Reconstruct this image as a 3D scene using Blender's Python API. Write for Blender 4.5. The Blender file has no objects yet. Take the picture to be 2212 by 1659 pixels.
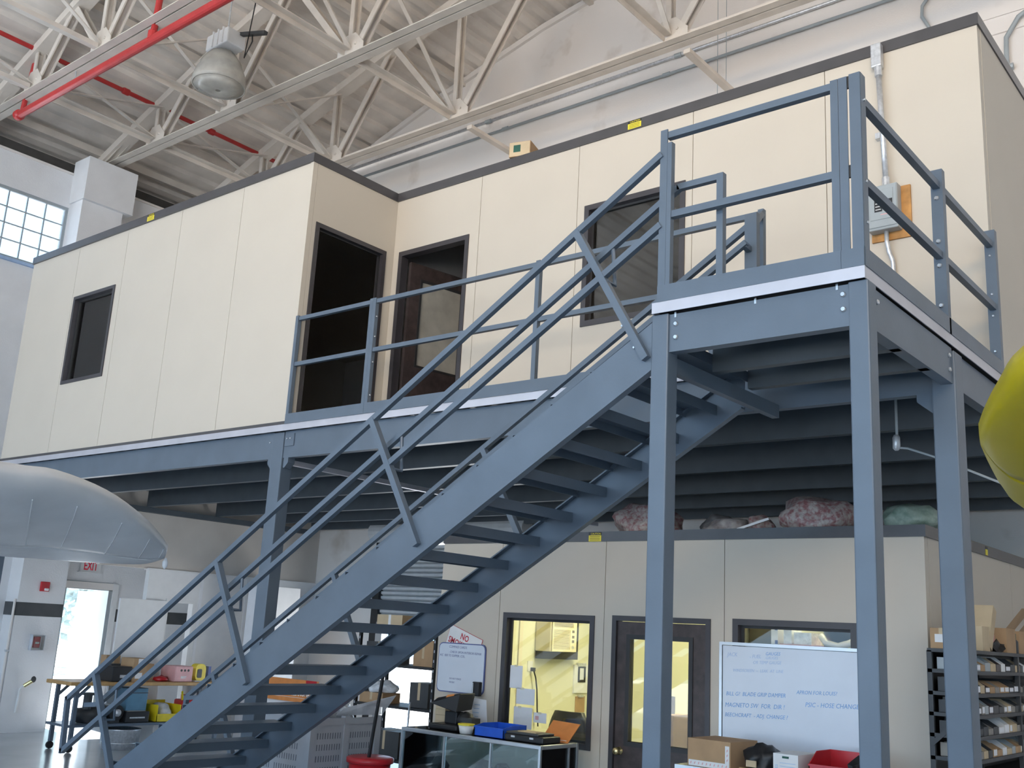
import bpy, bmesh, math, random
from mathutils import Vector, Matrix
S = bpy.context.scene
COL = S.collection
random.seed(7)

# ------------------------------------------------------------------ camera
YAW, PITCH, ROLL = [math.radians(a) for a in (39.83535, 13.57896, 3.18232)]
fw = Vector((-math.sin(YAW)*math.cos(PITCH), math.cos(YAW)*math.cos(PITCH), math.sin(PITCH)))
r0 = Vector((math.cos(YAW), math.sin(YAW), 0)); u0 = r0.cross(fw)
rt = math.cos(ROLL)*r0 + math.sin(ROLL)*u0
up = -math.sin(ROLL)*r0 + math.cos(ROLL)*u0
cd = bpy.data.cameras.new('camera'); cam = bpy.data.objects.new('camera', cd); COL.objects.link(cam)
cd.sensor_fit = 'HORIZONTAL'; cd.sensor_width = 36.0; cd.lens = 36.0*2234.4/2212
cd.clip_start = 0.05; cd.clip_end = 300
M = Matrix.Identity(4)
for i in range(3):
    M[i][0], M[i][1], M[i][2] = rt[i], up[i], -fw[i]
M[0][3], M[1][3], M[2][3] = 1.82298, -4.93173, 1.88
cam.matrix_world = M
S.camera = cam

# ------------------------------------------------------------------ world, lights, exposure
w = bpy.data.worlds.new('daylight'); S.world = w; w.use_nodes = True
bg = w.node_tree.nodes['Background']
bg.inputs[0].default_value = (0.47, 0.72, 1.0, 1); bg.inputs[1].default_value = 2.8
sd = bpy.data.lights.new('sun', 'SUN'); sun = bpy.data.objects.new('sun', sd); COL.objects.link(sun)
sd.energy = 30.0; sd.angle = math.radians(0.6); sd.color = (1.0, 0.97, 0.92)
sun.rotation_euler = Vector((0.64, -0.10, -0.76)).to_track_quat('-Z', 'Y').to_euler()
def area(name, loc, tgt, sx, sy, power, color):
    d = bpy.data.lights.new(name, 'AREA'); d.shape = 'RECTANGLE'; d.size = sx; d.size_y = sy
    d.energy = power; d.color = color
    o = bpy.data.objects.new(name, d); COL.objects.link(o); o.location = loc
    o.rotation_euler = (Vector(tgt)-Vector(loc)).to_track_quat('-Z', 'Y').to_euler()
    return o
# daylight of the clerestory band and the high-bay lamps over the hangar bay behind the viewer
key = area('clerestory_daylight', (3.0, -12.8, 7.4), (-3.5, 2.7, 7.6), 10.0, 2.0, 165, (1.0, 0.68, 0.33))
key.data.spread = math.radians(62)
S.view_settings.view_transform = 'Standard'; S.view_settings.look = 'None'
S.view_settings.gamma = 1.0; S.view_settings.use_curve_mapping = False
S.view_settings.exposure = 0.08

# ------------------------------------------------------------------ materials
MATS = {}
def mat(name, col, rough=0.5, metal=0.0, var=0.08, vs=6.0, bump=0.0, bs=60.0, spec=0.5, col2=None, c2s=None):
    m = bpy.data.materials.new(name); m.use_nodes = True; nt = m.node_tree; N = nt.nodes
    b = N['Principled BSDF']; b.inputs['Roughness'].default_value = rough; b.inputs['Metallic'].default_value = metal
    b.inputs['Specular IOR Level'].default_value = spec
    tc = N.new('ShaderNodeTexCoord'); nz = N.new('ShaderNodeTexNoise'); nz.inputs['Scale'].default_value = vs; nz.inputs['Detail'].default_value = 4
    nt.links.new(tc.outputs['Object'], nz.inputs['Vector'])
    cr = N.new('ShaderNodeValToRGB')
    c2 = col2 if col2 else tuple(c*(1-var*2) for c in col)
    cr.color_ramp.elements[0].color = (*c2, 1); cr.color_ramp.elements[1].color = (*[min(1, c*(1+var)) for c in col], 1)
    cr.color_ramp.elements[0].position = 0.32; cr.color_ramp.elements[1].position = 0.68
    if c2s: cr.color_ramp.elements[0].position, cr.color_ramp.elements[1].position = c2s
    nt.links.new(nz.outputs['Fac'], cr.inputs['Fac']); nt.links.new(cr.outputs['Color'], b.inputs['Base Color'])
    if bump:
        n2 = N.new('ShaderNodeTexNoise'); n2.inputs['Scale'].default_value = bs; nt.links.new(tc.outputs['Object'], n2.inputs['Vector'])
        bp = N.new('ShaderNodeBump'); bp.inputs['Strength'].default_value = bump; bp.inputs['Distance'].default_value = 0.02
        nt.links.new(n2.outputs['Fac'], bp.inputs['Height']); nt.links.new(bp.outputs['Normal'], b.inputs['Normal'])
    MATS[name] = m; return m
def glass(name, tint=(1, 1, 1), refl=0.12, rough=0.02):
    m = bpy.data.materials.new(name); m.use_nodes = True; nt = m.node_tree; N = nt.nodes
    for n in list(N):
        if n.type == 'BSDF_PRINCIPLED': N.remove(n)
    o = N['Material Output']; t = N.new('ShaderNodeBsdfTransparent'); g = N.new('ShaderNodeBsdfGlossy'); mx = N.new('ShaderNodeMixShader')
    fr = N.new('ShaderNodeFresnel'); fr.inputs[0].default_value = 1.45
    ad = N.new('ShaderNodeMath'); ad.operation = 'ADD'; ad.inputs[1].default_value = refl-0.04
    nt.links.new(fr.outputs[0], ad.inputs[0]); nt.links.new(ad.outputs[0], mx.inputs[0])
    t.inputs[0].default_value = (*tint, 1); g.inputs['Roughness'].default_value = rough
    nt.links.new(t.outputs[0], mx.inputs[1]); nt.links.new(g.outputs[0], mx.inputs[2]); nt.links.new(mx.outputs[0], o.inputs[0])
    MATS[name] = m; return m
def emit(name, col, strength):
    m = bpy.data.materials.new(name); m.use_nodes = True; b = m.node_tree.nodes['Principled BSDF']
    b.inputs['Base Color'].default_value = (*col, 1); b.inputs['Emission Color'].default_value = (*col, 1)
    b.inputs['Emission Strength'].default_value = strength; MATS[name] = m; return m
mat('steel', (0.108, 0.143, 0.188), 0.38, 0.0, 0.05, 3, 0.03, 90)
mat('edge', (0.55, 0.55, 0.60), 0.32, 0.35, 0.05, 3)
mat('zinc', (0.62, 0.64, 0.66), 0.25, 0.85, 0.05)
mat('galv', (0.62, 0.64, 0.67), 0.35, 0.5, 0.10, 30)
mat('panel', (0.58, 0.525, 0.445), 0.55, 0, 0.012, 1.5, 0.05, 400)
mat('band', (0.070, 0.067, 0.071), 0.28, 0, 0.05)
mat('seam', (0.30, 0.28, 0.25), 0.7)
mat('frame', (0.050, 0.046, 0.052), 0.4, 0, 0.05)
mat('dooredge', (0.030, 0.030, 0.032), 0.5)
mat('doorwood', (0.060, 0.044, 0.042), 0.45, 0, 0.18, 12, 0.05, 40)
mat('truss', (0.70, 0.635, 0.565), 0.55, 0, 0.06, 2.5, 0.05, 60)
mat('roofdeck', (0.82, 0.75, 0.68), 0.65, 0, 0.10, 1.2, 0.05, 40)
mat('eave_shade', (0.10, 0.095, 0.09), 0.8)
mat('whitewall', (0.79, 0.745, 0.71), 0.75, 0, 0.01, 1.1, 0.08, 60, col2=(0.58, 0.51, 0.45), c2s=(0.26, 0.40))
mat('block', (0.80, 0.80, 0.81), 0.8, 0, 0.03, 2, 0.15, 60)
mat('tanwall', (0.60, 0.55, 0.50), 0.8, 0, 0.05, 1.5, 0.1, 80)
mat('stripe', (0.075, 0.08, 0.085), 0.6)
mat('floor', (0.46, 0.49, 0.53), 0.16, 0, 0.06, 1.0)
mat('deckboard', (0.05, 0.05, 0.053), 0.8)
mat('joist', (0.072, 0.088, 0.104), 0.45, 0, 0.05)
mat('red', (0.50, 0.035, 0.035), 0.38, 0, 0.06)
mat('redplastic', (0.55, 0.02, 0.03), 0.3)
mat('yellowpaint', (0.47, 0.37, 0.006), 0.30, 0, 0.04, 2)
mat('yellow', (0.80, 0.62, 0.02), 0.4)
mat('yellowtag', (0.85, 0.72, 0.05), 0.5, 0, 0.01)
mat('black', (0.015, 0.015, 0.017), 0.45)
mat('darkgrey', (0.05, 0.052, 0.055), 0.5)
mat('greypanel', (0.36, 0.40, 0.42), 0.4, 0, 0.03)
mat('plywood', (0.55, 0.27, 0.08), 0.6, 0, 0.15, 10)
mat('cardboard', (0.45, 0.29, 0.16), 0.8, 0, 0.06, 5)
mat('cardpale', (0.58, 0.46, 0.30), 0.8, 0, 0.06, 5)
mat('white', (0.78, 0.78, 0.78), 0.5, 0, 0.02)
mat('paper', (0.82, 0.83, 0.86), 0.7, 0, 0.02)
mat('wboard', (0.66, 0.73, 0.83), 0.25, 0, 0.02, 3)
mat('ink', (0.16, 0.38, 0.72), 0.6)
mat('inkfaint', (0.40, 0.55, 0.78), 0.6)
mat('inkdark', (0.10, 0.13, 0.32), 0.6)
mat('redink', (0.55, 0.03, 0.05), 0.5)
mat('wing', (0.70, 0.72, 0.74), 0.30, 0.15, 0.05, 2.5, 0.02, 8)
mat('wingrear', (0.72, 0.74, 0.76), 0.24, 0.2, 0.05, 3)
mat('acplastic', (0.80, 0.74, 0.55), 0.5, 0, 0.02)
mat('acdark', (0.18, 0.17, 0.14), 0.6)
mat('officewall', (0.80, 0.79, 0.60), 0.7, 0, 0.02, 1)
mat('bluebin', (0.02, 0.11, 0.62), 0.3)
mat('tealbox', (0.10, 0.24, 0.36), 0.4)
mat('orange', (0.75, 0.27, 0.07), 0.5)
mat('alu', (0.52, 0.55, 0.58), 0.3, 0.7, 0.03)
mat('woodtop', (0.50, 0.30, 0.12), 0.5, 0, 0.12, 8)
mat('perf', (0.45, 0.48, 0.53), 0.45, 0, 0.03)
mat('slot', (0.16, 0.18, 0.22), 0.7)
mat('bag_red', (0.42, 0.36, 0.33), 0.35, 0, 0.1, 26, 0.6, 24, col2=(0.30, 0.13, 0.13), c2s=(0.38, 0.58))
mat('bag_grey', (0.42, 0.38, 0.36), 0.4, 0, 0.1, 10, 0.5, 16, col2=(0.22, 0.18, 0.17))
mat('bag_green', (0.33, 0.40, 0.34), 0.35, 0, 0.1, 12, 0.5, 18, col2=(0.14, 0.22, 0.17))
mat('bag_clear', (0.75, 0.78, 0.82), 0.2, 0, 0.1, 14, 0.6, 22)
mat('tarp', (0.15, 0.14, 0.10), 0.35, 0, 0.3, 2.6, 0.6, 3, col2=(0.035, 0.034, 0.028))
mat('foliage', (0.40, 0.48, 0.46), 0.7, 0, 0.3, 3)
mat('bark', (0.15, 0.10, 0.07), 0.8)
mat('concrete', (0.66, 0.67, 0.68), 0.8, 0, 0.05, 0.6)
mat('curtain', (0.60, 0.61, 0.62), 0.5, 0, 0.04)
mat('lens', (0.62, 0.60, 0.56), 0.30, 0.0, 0.12, 5)
mat('litpane', (0.40, 0.385, 0.34), 0.35)  # opaque pane colour, paleness stands for light reflected in and passing the glass
mat('green', (0.02, 0.10, 0.07), 0.5)
mat('brass', (0.70, 0.58, 0.30), 0.25, 0.9)
mat('exitred', (0.80, 0.03, 0.07), 0.5)
mat('pink', (0.75, 0.42, 0.42), 0.6)
glass('pane', (0.96, 0.97, 0.96), 0.045)
glass('paneout', (0.97, 0.98, 1.0), 0.05)
glass('paneblue', (0.88, 0.95, 0.96), 0.06)
glass('darkpane', (0.45, 0.45, 0.45), 0.07)
def plastic(name, col, alpha, rough):
    m = mat(name, col, rough); m.node_tree.nodes['Principled BSDF'].inputs['Alpha'].default_value = alpha
plastic('acrylic', (0.62, 0.60, 0.55), 0.62, 0.2)
plastic('clearbag', (0.80, 0.84, 0.90), 0.65, 0.15)
emit('tube', (1.0, 0.94, 0.60), 30.0)

# ------------------------------------------------------------------ mesh helpers
class MB:
    def __init__(s): s.v = []; s.f = []
    def add(s, vs, fs):
        o = len(s.v); s.v += [tuple(v) for v in vs]; s.f += [tuple(i+o for i in f) for f in fs]; return s
    def box(s, a, b):
        x0, y0, z0 = [min(p, q) for p, q in zip(a, b)]; x1, y1, z1 = [max(p, q) for p, q in zip(a, b)]
        return s.add([(x0,y0,z0),(x1,y0,z0),(x1,y1,z0),(x0,y1,z0),(x0,y0,z1),(x1,y0,z1),(x1,y1,z1),(x0,y1,z1)],
                     [(0,3,2,1),(4,5,6,7),(0,1,5,4),(1,2,6,5),(2,3,7,6),(3,0,4,7)])
    def sweep(s, prof, p, q, u, v=None):
        p, q, u = Vector(p), Vector(q), Vector(u); d = (q-p).normalized(); u = (u-d*u.dot(d)).normalized()
        v = d.cross(u) if v is None else Vector(v)
        n = len(prof); vs = [p+u*a+v*b for a, b in prof]+[q+u*a+v*b for a, b in prof]
        return s.add(vs, [tuple(range(n-1, -1, -1)), tuple(range(n, 2*n))]+[(i, (i+1) % n, n+(i+1) % n, n+i) for i in range(n)])
    def bar(s, p, q, w, h, u=(0, 1, 0)):      # w along u, h across
        return s.sweep([(-w/2,-h/2),(w/2,-h/2),(w/2,h/2),(-w/2,h/2)], p, q, u)
    def tube(s, p, q, r, n=10, r2=None):
        p, q = Vector(p), Vector(q); d = (q-p).normalized(); u = d.orthogonal().normalized(); v = d.cross(u); r2 = r if r2 is None else r2
        c = [(math.cos(2*math.pi*i/n), math.sin(2*math.pi*i/n)) for i in range(n)]
        return s.add([p+(u*a+v*b)*r for a, b in c]+[q+(u*a+v*b)*r2 for a, b in c],
                     [tuple(range(n-1, -1, -1)), tuple(range(n, 2*n))]+[(i, (i+1) % n, n+(i+1) % n, n+i) for i in range(n)])
    def path(s, pts, r, n=8):
        pts = [Vector(p) for p in pts]; rings = []; u = None
        for i, p in enumerate(pts):
            d = ((pts[min(i+1, len(pts)-1)]-p).normalized()+(p-pts[max(i-1, 0)]).normalized()).normalized()
            u = d.orthogonal().normalized() if u is None else (u-d*u.dot(d)).normalized()
            v = d.cross(u); rings.append([p+(u*math.cos(2*math.pi*k/n)+v*math.sin(2*math.pi*k/n))*r for k in range(n)])
        m = len(rings); fs = [tuple(range(n-1, -1, -1)), tuple(range((m-1)*n, m*n))]
        for i in range(m-1):
            fs += [(i*n+k, i*n+(k+1) % n, (i+1)*n+(k+1) % n, (i+1)*n+k) for k in range(n)]
        return s.add([v for g in rings for v in g], fs)
    def lathe(s, c, prof, n=20, ax=(0, 0, 1)):
        c = Vector(c); ax = Vector(ax).normalized(); u = ax.orthogonal().normalized(); v = ax.cross(u); vs = []
        for r, h in prof:
            vs += [c+ax*h+(u*math.cos(2*math.pi*k/n)+v*math.sin(2*math.pi*k/n))*r for k in range(n)]
        m = len(prof); fs = [tuple(range(n-1, -1, -1)), tuple(range((m-1)*n, m*n))]
        for i in range(m-1):
            fs += [(i*n+k, i*n+(k+1) % n, (i+1)*n+(k+1) % n, (i+1)*n+k) for k in range(n)]
        return s.add(vs, fs)
    def grid(s, rows):      # rows of points, open surface
        n = len(rows[0]); m = len(rows)
        return s.add([p for r in rows for p in r], [(i*n+k, i*n+k+1, (i+1)*n+k+1, (i+1)*n+k) for i in range(m-1) for k in range(n-1)])
    def mesh(s, name, weld=False, smooth=False, ctr=True):
        c = Vector((0, 0, 0))
        if ctr and s.v:
            c = Vector([(min(v[i] for v in s.v)+max(v[i] for v in s.v))/2 for i in range(3)])
        me = bpy.data.meshes.new(name); me.from_pydata([Vector(v)-c for v in s.v], [], s.f)
        bm = bmesh.new(); bm.from_mesh(me)
        if weld: bmesh.ops.remove_doubles(bm, verts=bm.verts, dist=1e-5)
        bmesh.ops.recalc_face_normals(bm, faces=bm.faces); bm.to_mesh(me); bm.free()
        if smooth:
            for p in me.polygons: p.use_smooth = True
        return me, c
    def build(s, name, m, parent=None, weld=False, smooth=False, bevel=0.0):
        me, c = s.mesh(name, weld, smooth); me.materials.append(MATS[m])
        o = bpy.data.objects.new(name, me); COL.objects.link(o)
        if parent is not None:
            o.parent = parent; o.location = c-WL[parent.name]
        else: o.location = c
        WL[o.name] = c
        if bevel:
            b = o.modifiers.new('bevel', 'BEVEL'); b.width = bevel; b.segments = 2; b.limit_method = 'ANGLE'; b.angle_limit = math.radians(50)
        return o
WL = {}
def tag(o, label=None, cat=None, group=None, kind=None):
    if label: o['label'] = label
    if cat: o['category'] = cat
    if group: o['group'] = group
    if kind: o['kind'] = kind
    return o
def thing(name, loc, label=None, cat=None, group=None, kind=None):
    o = bpy.data.objects.new(name, None); COL.objects.link(o); o.location = loc; WL[o.name] = Vector(loc); o.empty_display_size = 0.1
    return tag(o, label, cat, group, kind)
def inst(me, name, parent, loc, rot=(0, 0, 0)):
    o = bpy.data.objects.new(name, me); COL.objects.link(o)
    o.location = Vector(loc)-(WL[parent.name] if parent is not None else Vector((0, 0, 0))); o.rotation_euler = rot
    o.parent = parent; WL[o.name] = Vector(loc); return o
def bx(name, a, b, m, parent=None, bevel=0.0): return MB().box(a, b).build(name, m, parent, bevel=bevel)
def bar(name, p, q, w_, h, m, parent=None, u=(0, 1, 0)): return MB().bar(p, q, w_, h, u).build(name, m, parent)
def text(name, s, size, m, parent, o, xd, yd, ext=0.0008, sx=1.0, align='LEFT', bold=0.0):
    cu = bpy.data.curves.new(name, 'FONT'); cu.body = s; cu.size = size; cu.extrude = ext; cu.align_x = align; cu.offset = bold; cu.resolution_u = 2
    t = bpy.data.objects.new(name, cu); COL.objects.link(t)
    dg = bpy.context.evaluated_depsgraph_get(); dg.update()
    me0 = t.evaluated_get(dg).to_mesh()
    vs = [Vector(v.co) for v in me0.vertices]; fs = [tuple(p.vertices) for p in me0.polygons]
    t.evaluated_get(dg).to_mesh_clear(); bpy.data.objects.remove(t); bpy.data.curves.remove(cu)
    xd, yd, o = Vector(xd).normalized(), Vector(yd).normalized(), Vector(o); nd = xd.cross(yd)
    return MB().add([o+xd*v.x*sx+yd*v.y+nd*v.z for v in vs], fs).build(name, m, parent)
L_ = lambda a, t: [(0,0),(a,0),(a,t),(t,t),(t,a),(0,a)]
def C_(d, fl, t): return [(0,-d/2),(fl,-d/2),(fl,-d/2+t),(t,-d/2+t),(t,d/2-t),(fl,d/2-t),(fl,d/2),(0,d/2)]
def I_(d, bf, t): return [(-bf/2,-d/2),(bf/2,-d/2),(bf/2,-d/2+t),(t/2,-d/2+t),(t/2,d/2-t),(bf/2,d/2-t),(bf/2,d/2),(-bf/2,d/2),(-bf/2,d/2-t),(-t/2,d/2-t),(-t/2,-d/2+t),(-bf/2,-d/2+t)]
def bolt_mesh(nm, r, h):
    m = MB().lathe((0, 0, 0), [(r*1.0, 0), (r*1.0, h*0.6), (r*0.7, h)], 8)
    me, c = m.mesh(nm, smooth=False, ctr=False); me.materials.append(MATS['zinc']); return me
BOLT = bolt_mesh('bolt', 0.016, 0.014); BOLTS = bolt_mesh('bolt_small', 0.010, 0.010)
TB = bolt_mesh('bolt_truss', 0.022, 0.02); TB.materials.clear(); TB.materials.append(MATS['truss'])
RY = (math.radians(90), 0, 0)     # lathe axis Z -> -Y
RXP = (0, math.radians(90), 0)    # axis Z -> +X
def wallgrid(mb, ax, pl, th, a0, a1, z0, z1, holes):
    """solid wall slab with rectangular holes; ax='y' -> plane y=pl..pl+th, runs along x"""
    As = sorted({a0, a1, *[c for h in holes for c in h[:2] if a0 < c < a1]}); Zs = sorted({z0, z1, *[c for h in holes for c in h[2:] if z0 < c < z1]})
    for i in range(len(As)-1):
        for j in range(len(Zs)-1):
            ca, cz = (As[i]+As[i+1])/2, (Zs[j]+Zs[j+1])/2
            if any(h[0] < ca < h[1] and h[2] < cz < h[3] for h in holes): continue
            if ax == 'y': mb.box((As[i], pl, Zs[j]), (As[i+1], pl+th, Zs[j+1]))
            else: mb.box((pl, As[i], Zs[j]), (pl+th, As[i+1], Zs[j+1]))
    return mb

# ------------------------------------------------------------------ building shell
D, T = 3.803, 6.769          # deck top, upper office top
XL, YB = -15.0, 7.4          # left wall, back wall
RP = [(-15.9, 9.68), (-14.2, 10.31), (-12.36, 10.95), (-10.58, 11.5), (-8.2, 12.1), (-5.0, 12.65), (-1.5, 12.85), (2.0, 12.65), (5.2, 12.1), (9.3, 10.95), (12.8, 9.7)]
def roofz(x):
    for (a, za), (b, zb) in zip(RP, RP[1:]):
        if a <= x <= b: return za+(zb-za)*(x-a)/(b-a)
    return RP[0][1] if x < RP[0][0] else RP[-1][1]
tag(bx('floor', (-15.0, -14, -0.2), (12.6, YB, 0), 'floor'), 'polished light concrete hangar floor', kind='structure')
tag(bx('ground', (-60, -40, -0.5), (40, 50, -0.21), 'concrete'), 'sunlit pale concrete apron outside the doors', kind='structure')
cl = thing('ceiling', (-1.5, -3, 12), 'corrugated metal roof deck over the trusses', kind='structure')
m = MB(); per = 0.30; x = -15.9; low = []
while x < 12.8:
    for dx, dz in ((0, 0), (0.13, 0), (0.16, 0.06), (0.27, 0.06)): low.append((x+dx, roofz(x+dx)+dz))
    x += per
rows = [[(a, -14.0, b) for a, b in low], [(a, YB+0.15, b) for a, b in low], [(a, YB+0.15, b+0.12) for a, b in low], [(a, -14.0, b+0.12) for a, b in low]]
m.grid(rows); m.build('roof_deck', 'roofdeck', cl)
for px in (-15.1, -14.2, -12.36, -10.0, -7.2, -4.6, -1.5):
    bar('purlin', (px, -9, roofz(px)-0.09), (px, YB, roofz(px)-0.09), 0.09, 0.13, 'truss', cl, (1, 0, 0))
for y0 in (-0.5,): 
    bx('eave_light_block', (-15.95, -14, 9.2), (-15.6, YB, 9.72), 'eave_shade', cl)  # added board: blocks daylight at the eave, dark colour stands for shade there
wl = thing('wall_left', (XL, 0, 0), 'white painted masonry wall with dark stripe and glazed window', kind='structure')
DY0, DY1, DZ = 3.96, 4.74, 2.24
WY0, WY1, WZ0, WZ1 = 0.01, 2.98, 7.45, 8.65
wallgrid(MB(), 'x', XL-0.25, 0.25, -14, YB+0.25, 0, 9.25, [(DY0, DY1, 0, DZ), (WY0, WY1, WZ0, WZ1)]).build('wall_body', 'block', wl, weld=True)
bx('paint_stripe', (XL, -6, 1.75), (XL+0.004, DY0-0.06, 1.955), 'stripe', wl); bx('paint_stripe', (XL, DY1+0.16, 1.72), (XL+0.004, YB, 1.93), 'stripe', wl)
bx('wall_ledge', (XL-0.9, -14, 9.25), (XL+0.02, YB, 9.29), 'whitewall', wl)
for yy in (3.53,):
    bx('pilaster', (XL, 2.99, 0), (XL+0.42, 3.74, 8.72), 'block', wl); bx('corbel', (XL, 2.96, 8.72), (XL+0.5, 3.88, 9.5), 'block', wl)
bx('pilaster', (XL, 5.3, 3.4), (XL+0.42, 6.2, 8.72), 'block', wl); bx('corbel', (XL, 5.25, 8.72), (XL+0.5, 6.25, 9.5), 'block', wl)
bx('pilaster', (XL, 0.95-1.6, 0), (XL+0.42, 1.75-1.75, 8.72), 'block', wl)
wb = thing('wall_back', (-6, YB, 0), 'white painted back wall below the roof slope with dirt streaks', kind='structure')
m = MB(); xs = sorted({-15.9, -11.1, -7.9, 12.6, *[p[0] for p in RP if -15.9 < p[0] < 12.6]})
for a, b in zip(xs, xs[1:]):
    z0 = 3.25 if a >= -11.1 and b <= -7.9 else 0.0
    za, zb = roofz(a)+0.03, roofz(b)+0.03
    m.add([(a,YB,z0),(b,YB,z0),(b,YB,zb),(a,YB,za),(a,YB+0.25,z0),(b,YB+0.25,z0),(b,YB+0.25,zb),(a,YB+0.25,za)],
          [(0,1,2,3),(7,6,5,4),(0,4,5,1),(1,5,6,2),(2,6,7,3),(3,7,4,0)])
m.build('wall_body', 'whitewall', wb, weld=True)
m = MB()
for (a, b) in zip(RP[1:6], RP[2:7]): m.sweep([(-0.03,-0.05),(0.03,-0.05),(0.03,0.05),(-0.03,0.05)], (a[0], YB-0.03, a[1]-0.06), (b[0], YB-0.03, b[1]-0.06), (0, 1, 0))
m.build('wall_coping', 'whitewall', wb)
bx('wall_batten', (-1.3, YB-0.03, 9.36), (4, YB, 9.41), 'whitewall', wb); bx('wall_batten', (-1.4, YB-0.02, 9.60), (4, YB, 9.63), 'whitewall', wb)
tag(bx('wall_right', (12.6, -14, 0), (12.8, YB+0.2, 9.8), 'whitewall'), 'plain white hangar wall opposite', kind='structure')
# gable over the open hangar door behind the viewer
m = MB(); 
for a, b in zip(RP, RP[1:]):
    m.add([(a[0],-14,8.6),(b[0],-14,8.6),(b[0],-14,b[1]),(a[0],-14,a[1]),(a[0],-14.2,8.6),(b[0],-14.2,8.6),(b[0],-14.2,b[1]),(a[0],-14.2,a[1])],
          [(0,1,2,3),(7,6,5,4),(0,4,5,1),(1,5,6,2),(2,6,7,3),(3,7,4,0)])
tag(m.build('wall_front', 'whitewall', weld=True), 'white gable above the open hangar doorway', kind='structure')

# window in the left wall
wn = thing('window_1', (XL, 1.5, WZ0), 'overexposed multi-pane window high in the left wall', kind='structure')
m = wallgrid(MB(), 'x', XL-0.12, 0.10, WY0, WY1, WZ0, WZ1, [(WY0+0.05, WY1-0.05, WZ0+0.05, WZ1-0.05)]); m.build('window_frame', 'greypanel', wn, weld=True)
bx('window_sill', (XL-0.12, WY0-0.05, WZ0-0.05), (XL+0.06, WY1+0.05, WZ0), 'inkfaint', wn)  # pale blue imitates the colour fringe beside the overexposed panes
nc, nr = 9, 4
cy = [WY0+0.05+(WY1-WY0-0.1)*i/nc for i in range(nc+1)]; cz = [WZ0+0.05+(WZ1-WZ0-0.1)*i/nr for i in range(nr+1)]
for i in range(1, nc): bx('muntin', (XL-0.09, cy[i]-0.010, cz[0]), (XL-0.05, cy[i]+0.010, cz[-1]), 'greypanel', wn)
for j in range(1, nr): bx('muntin', (XL-0.092, cy[0], cz[j]-0.010), (XL-0.048, cy[-1], cz[j]+0.010), 'greypanel', wn)
for i in range(nc):
    for j in range(nr): bx('pane', (XL-0.072, cy[i]+0.012, cz[j]+0.012), (XL-0.066, cy[i+1]-0.012, cz[j+1]-0.012), 'paneout', wn)
# exit doorway in the left wall, door leaf open outward
dr = thing('door_1', (XL, 4.35, 0), 'open exterior doorway with white frame and blown-out daylight', kind='structure')
m = MB(); m.box((XL-0.26, DY0-0.06, 0), (XL+0.02, DY0+0.01, DZ)); m.box((XL-0.26, DY1-0.01, 0), (XL+0.02, DY1+0.06, DZ)); m.box((XL-0.26, DY0-0.06, DZ-0.012), (XL+0.02, DY1+0.06, DZ+0.12))
m.build('door_frame', 'greypanel', dr)
bx('door_leaf', (XL-1.05, DY1+0.02, 0.02), (XL-0.27, DY1+0.065, DZ-0.03), 'white', dr)
bx('door_head', (XL+0.0, DY0-0.06, DZ), (XL+0.03, DY1+0.16, DZ+0.11), 'whitewall', dr); bx('door_casing', (XL, DY1+0.06, 0), (XL+0.04, DY1+0.16, DZ+0.11), 'white', dr)
# roll-up door in the back wall, half raised
dr = thing('door_2', (-9.5, YB, 0), 'half raised white ribbed roll-up door with dark side track', kind='structure')
zz = 2.02; k = 0
while zz < 3.2:
    m = MB(); m.sweep([(-0.02,0),(0.03,0.02),(0.035,0.06),(-0.02,0.075)], (-11.0, YB-0.05, zz), (-7.9, YB-0.05, zz), (0, -1, 0), (0, 0, 1)); m.build('slat', 'curtain', dr); zz += 0.075
bx('bottom_rail', (-11.0, YB-0.10, 1.95), (-7.9, YB-0.02, 2.02), 'darkgrey', dr)
bx('side_track', (-11.13, YB-0.14, 0), (-10.98, YB+0.0, 3.5), 'black', dr); bx('side_track', (-7.95, YB-0.14, 0), (-7.8, YB, 3.5), 'black', dr)
m = MB().tube((-11.1, YB-0.22, 3.42), (-7.8, YB-0.22, 3.42), 0.17, 16); m.build('curtain_drum', 'curtain', dr)

# ------------------------------------------------------------------ upper office
def panels(root, ax, pl, th, cuts, z0, z1, holes, m='panel'):
    for a, b in zip(cuts, cuts[1:]):
        wallgrid(MB(), ax, pl, th, a+0.003, b-0.003, z0, z1, holes).build('panel', m, root, weld=True)
        if b != cuts[-1] and not any(h[0]-0.02 < b < h[1]+0.02 for h in holes):
            if ax == 'y': bx('seam_batten', (b-0.03, pl+th*0.35, z0), (b+0.03, pl+th*0.6, z1), 'seam', root)
            else: bx('seam_batten', (pl+th*0.35, b-0.03, z0), (pl+th*0.6, b+0.03, z1), 'seam', root)
X4, X5, X3, Y1, Y2 = -6.443, -12.6, -0.08, 1.463, 2.737
BT = T-0.10
ZF = D+0.005
h = [(-11.24, -10.21, 4.74, 5.95)]
r = thing('wall_upper_block', (-9.5, Y1, D), 'off-white modular office wall flush with the platform edge', kind='structure')
panels(r, 'y', Y1+0.02, 0.08, [X5, -11.30, -10.08, -8.88, -7.66, X4-0.05], ZF, BT, h)
bx('corner_post', (X4-0.05, Y1+0.012, ZF), (X4, Y1+0.07, BT), 'panel', r); bx('base_track', (X5, Y1+0.008, D-0.0), (X4, Y1+0.10, D+0.035), 'band', r)
r = thing('wall_upper_return', (X4, 2.1, D), 'short return wall of the upper office with an open doorway', kind='structure')
panels(r, 'x', X4-0.08, 0.08, [Y1+0.07, Y2+0.02], ZF, BT, [(1.60, 2.60, D, 6.0)])
r = thing('wall_upper_front', (-3.3, Y2, D), 'long cream panelled front wall of the upper office', kind='structure')
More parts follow.
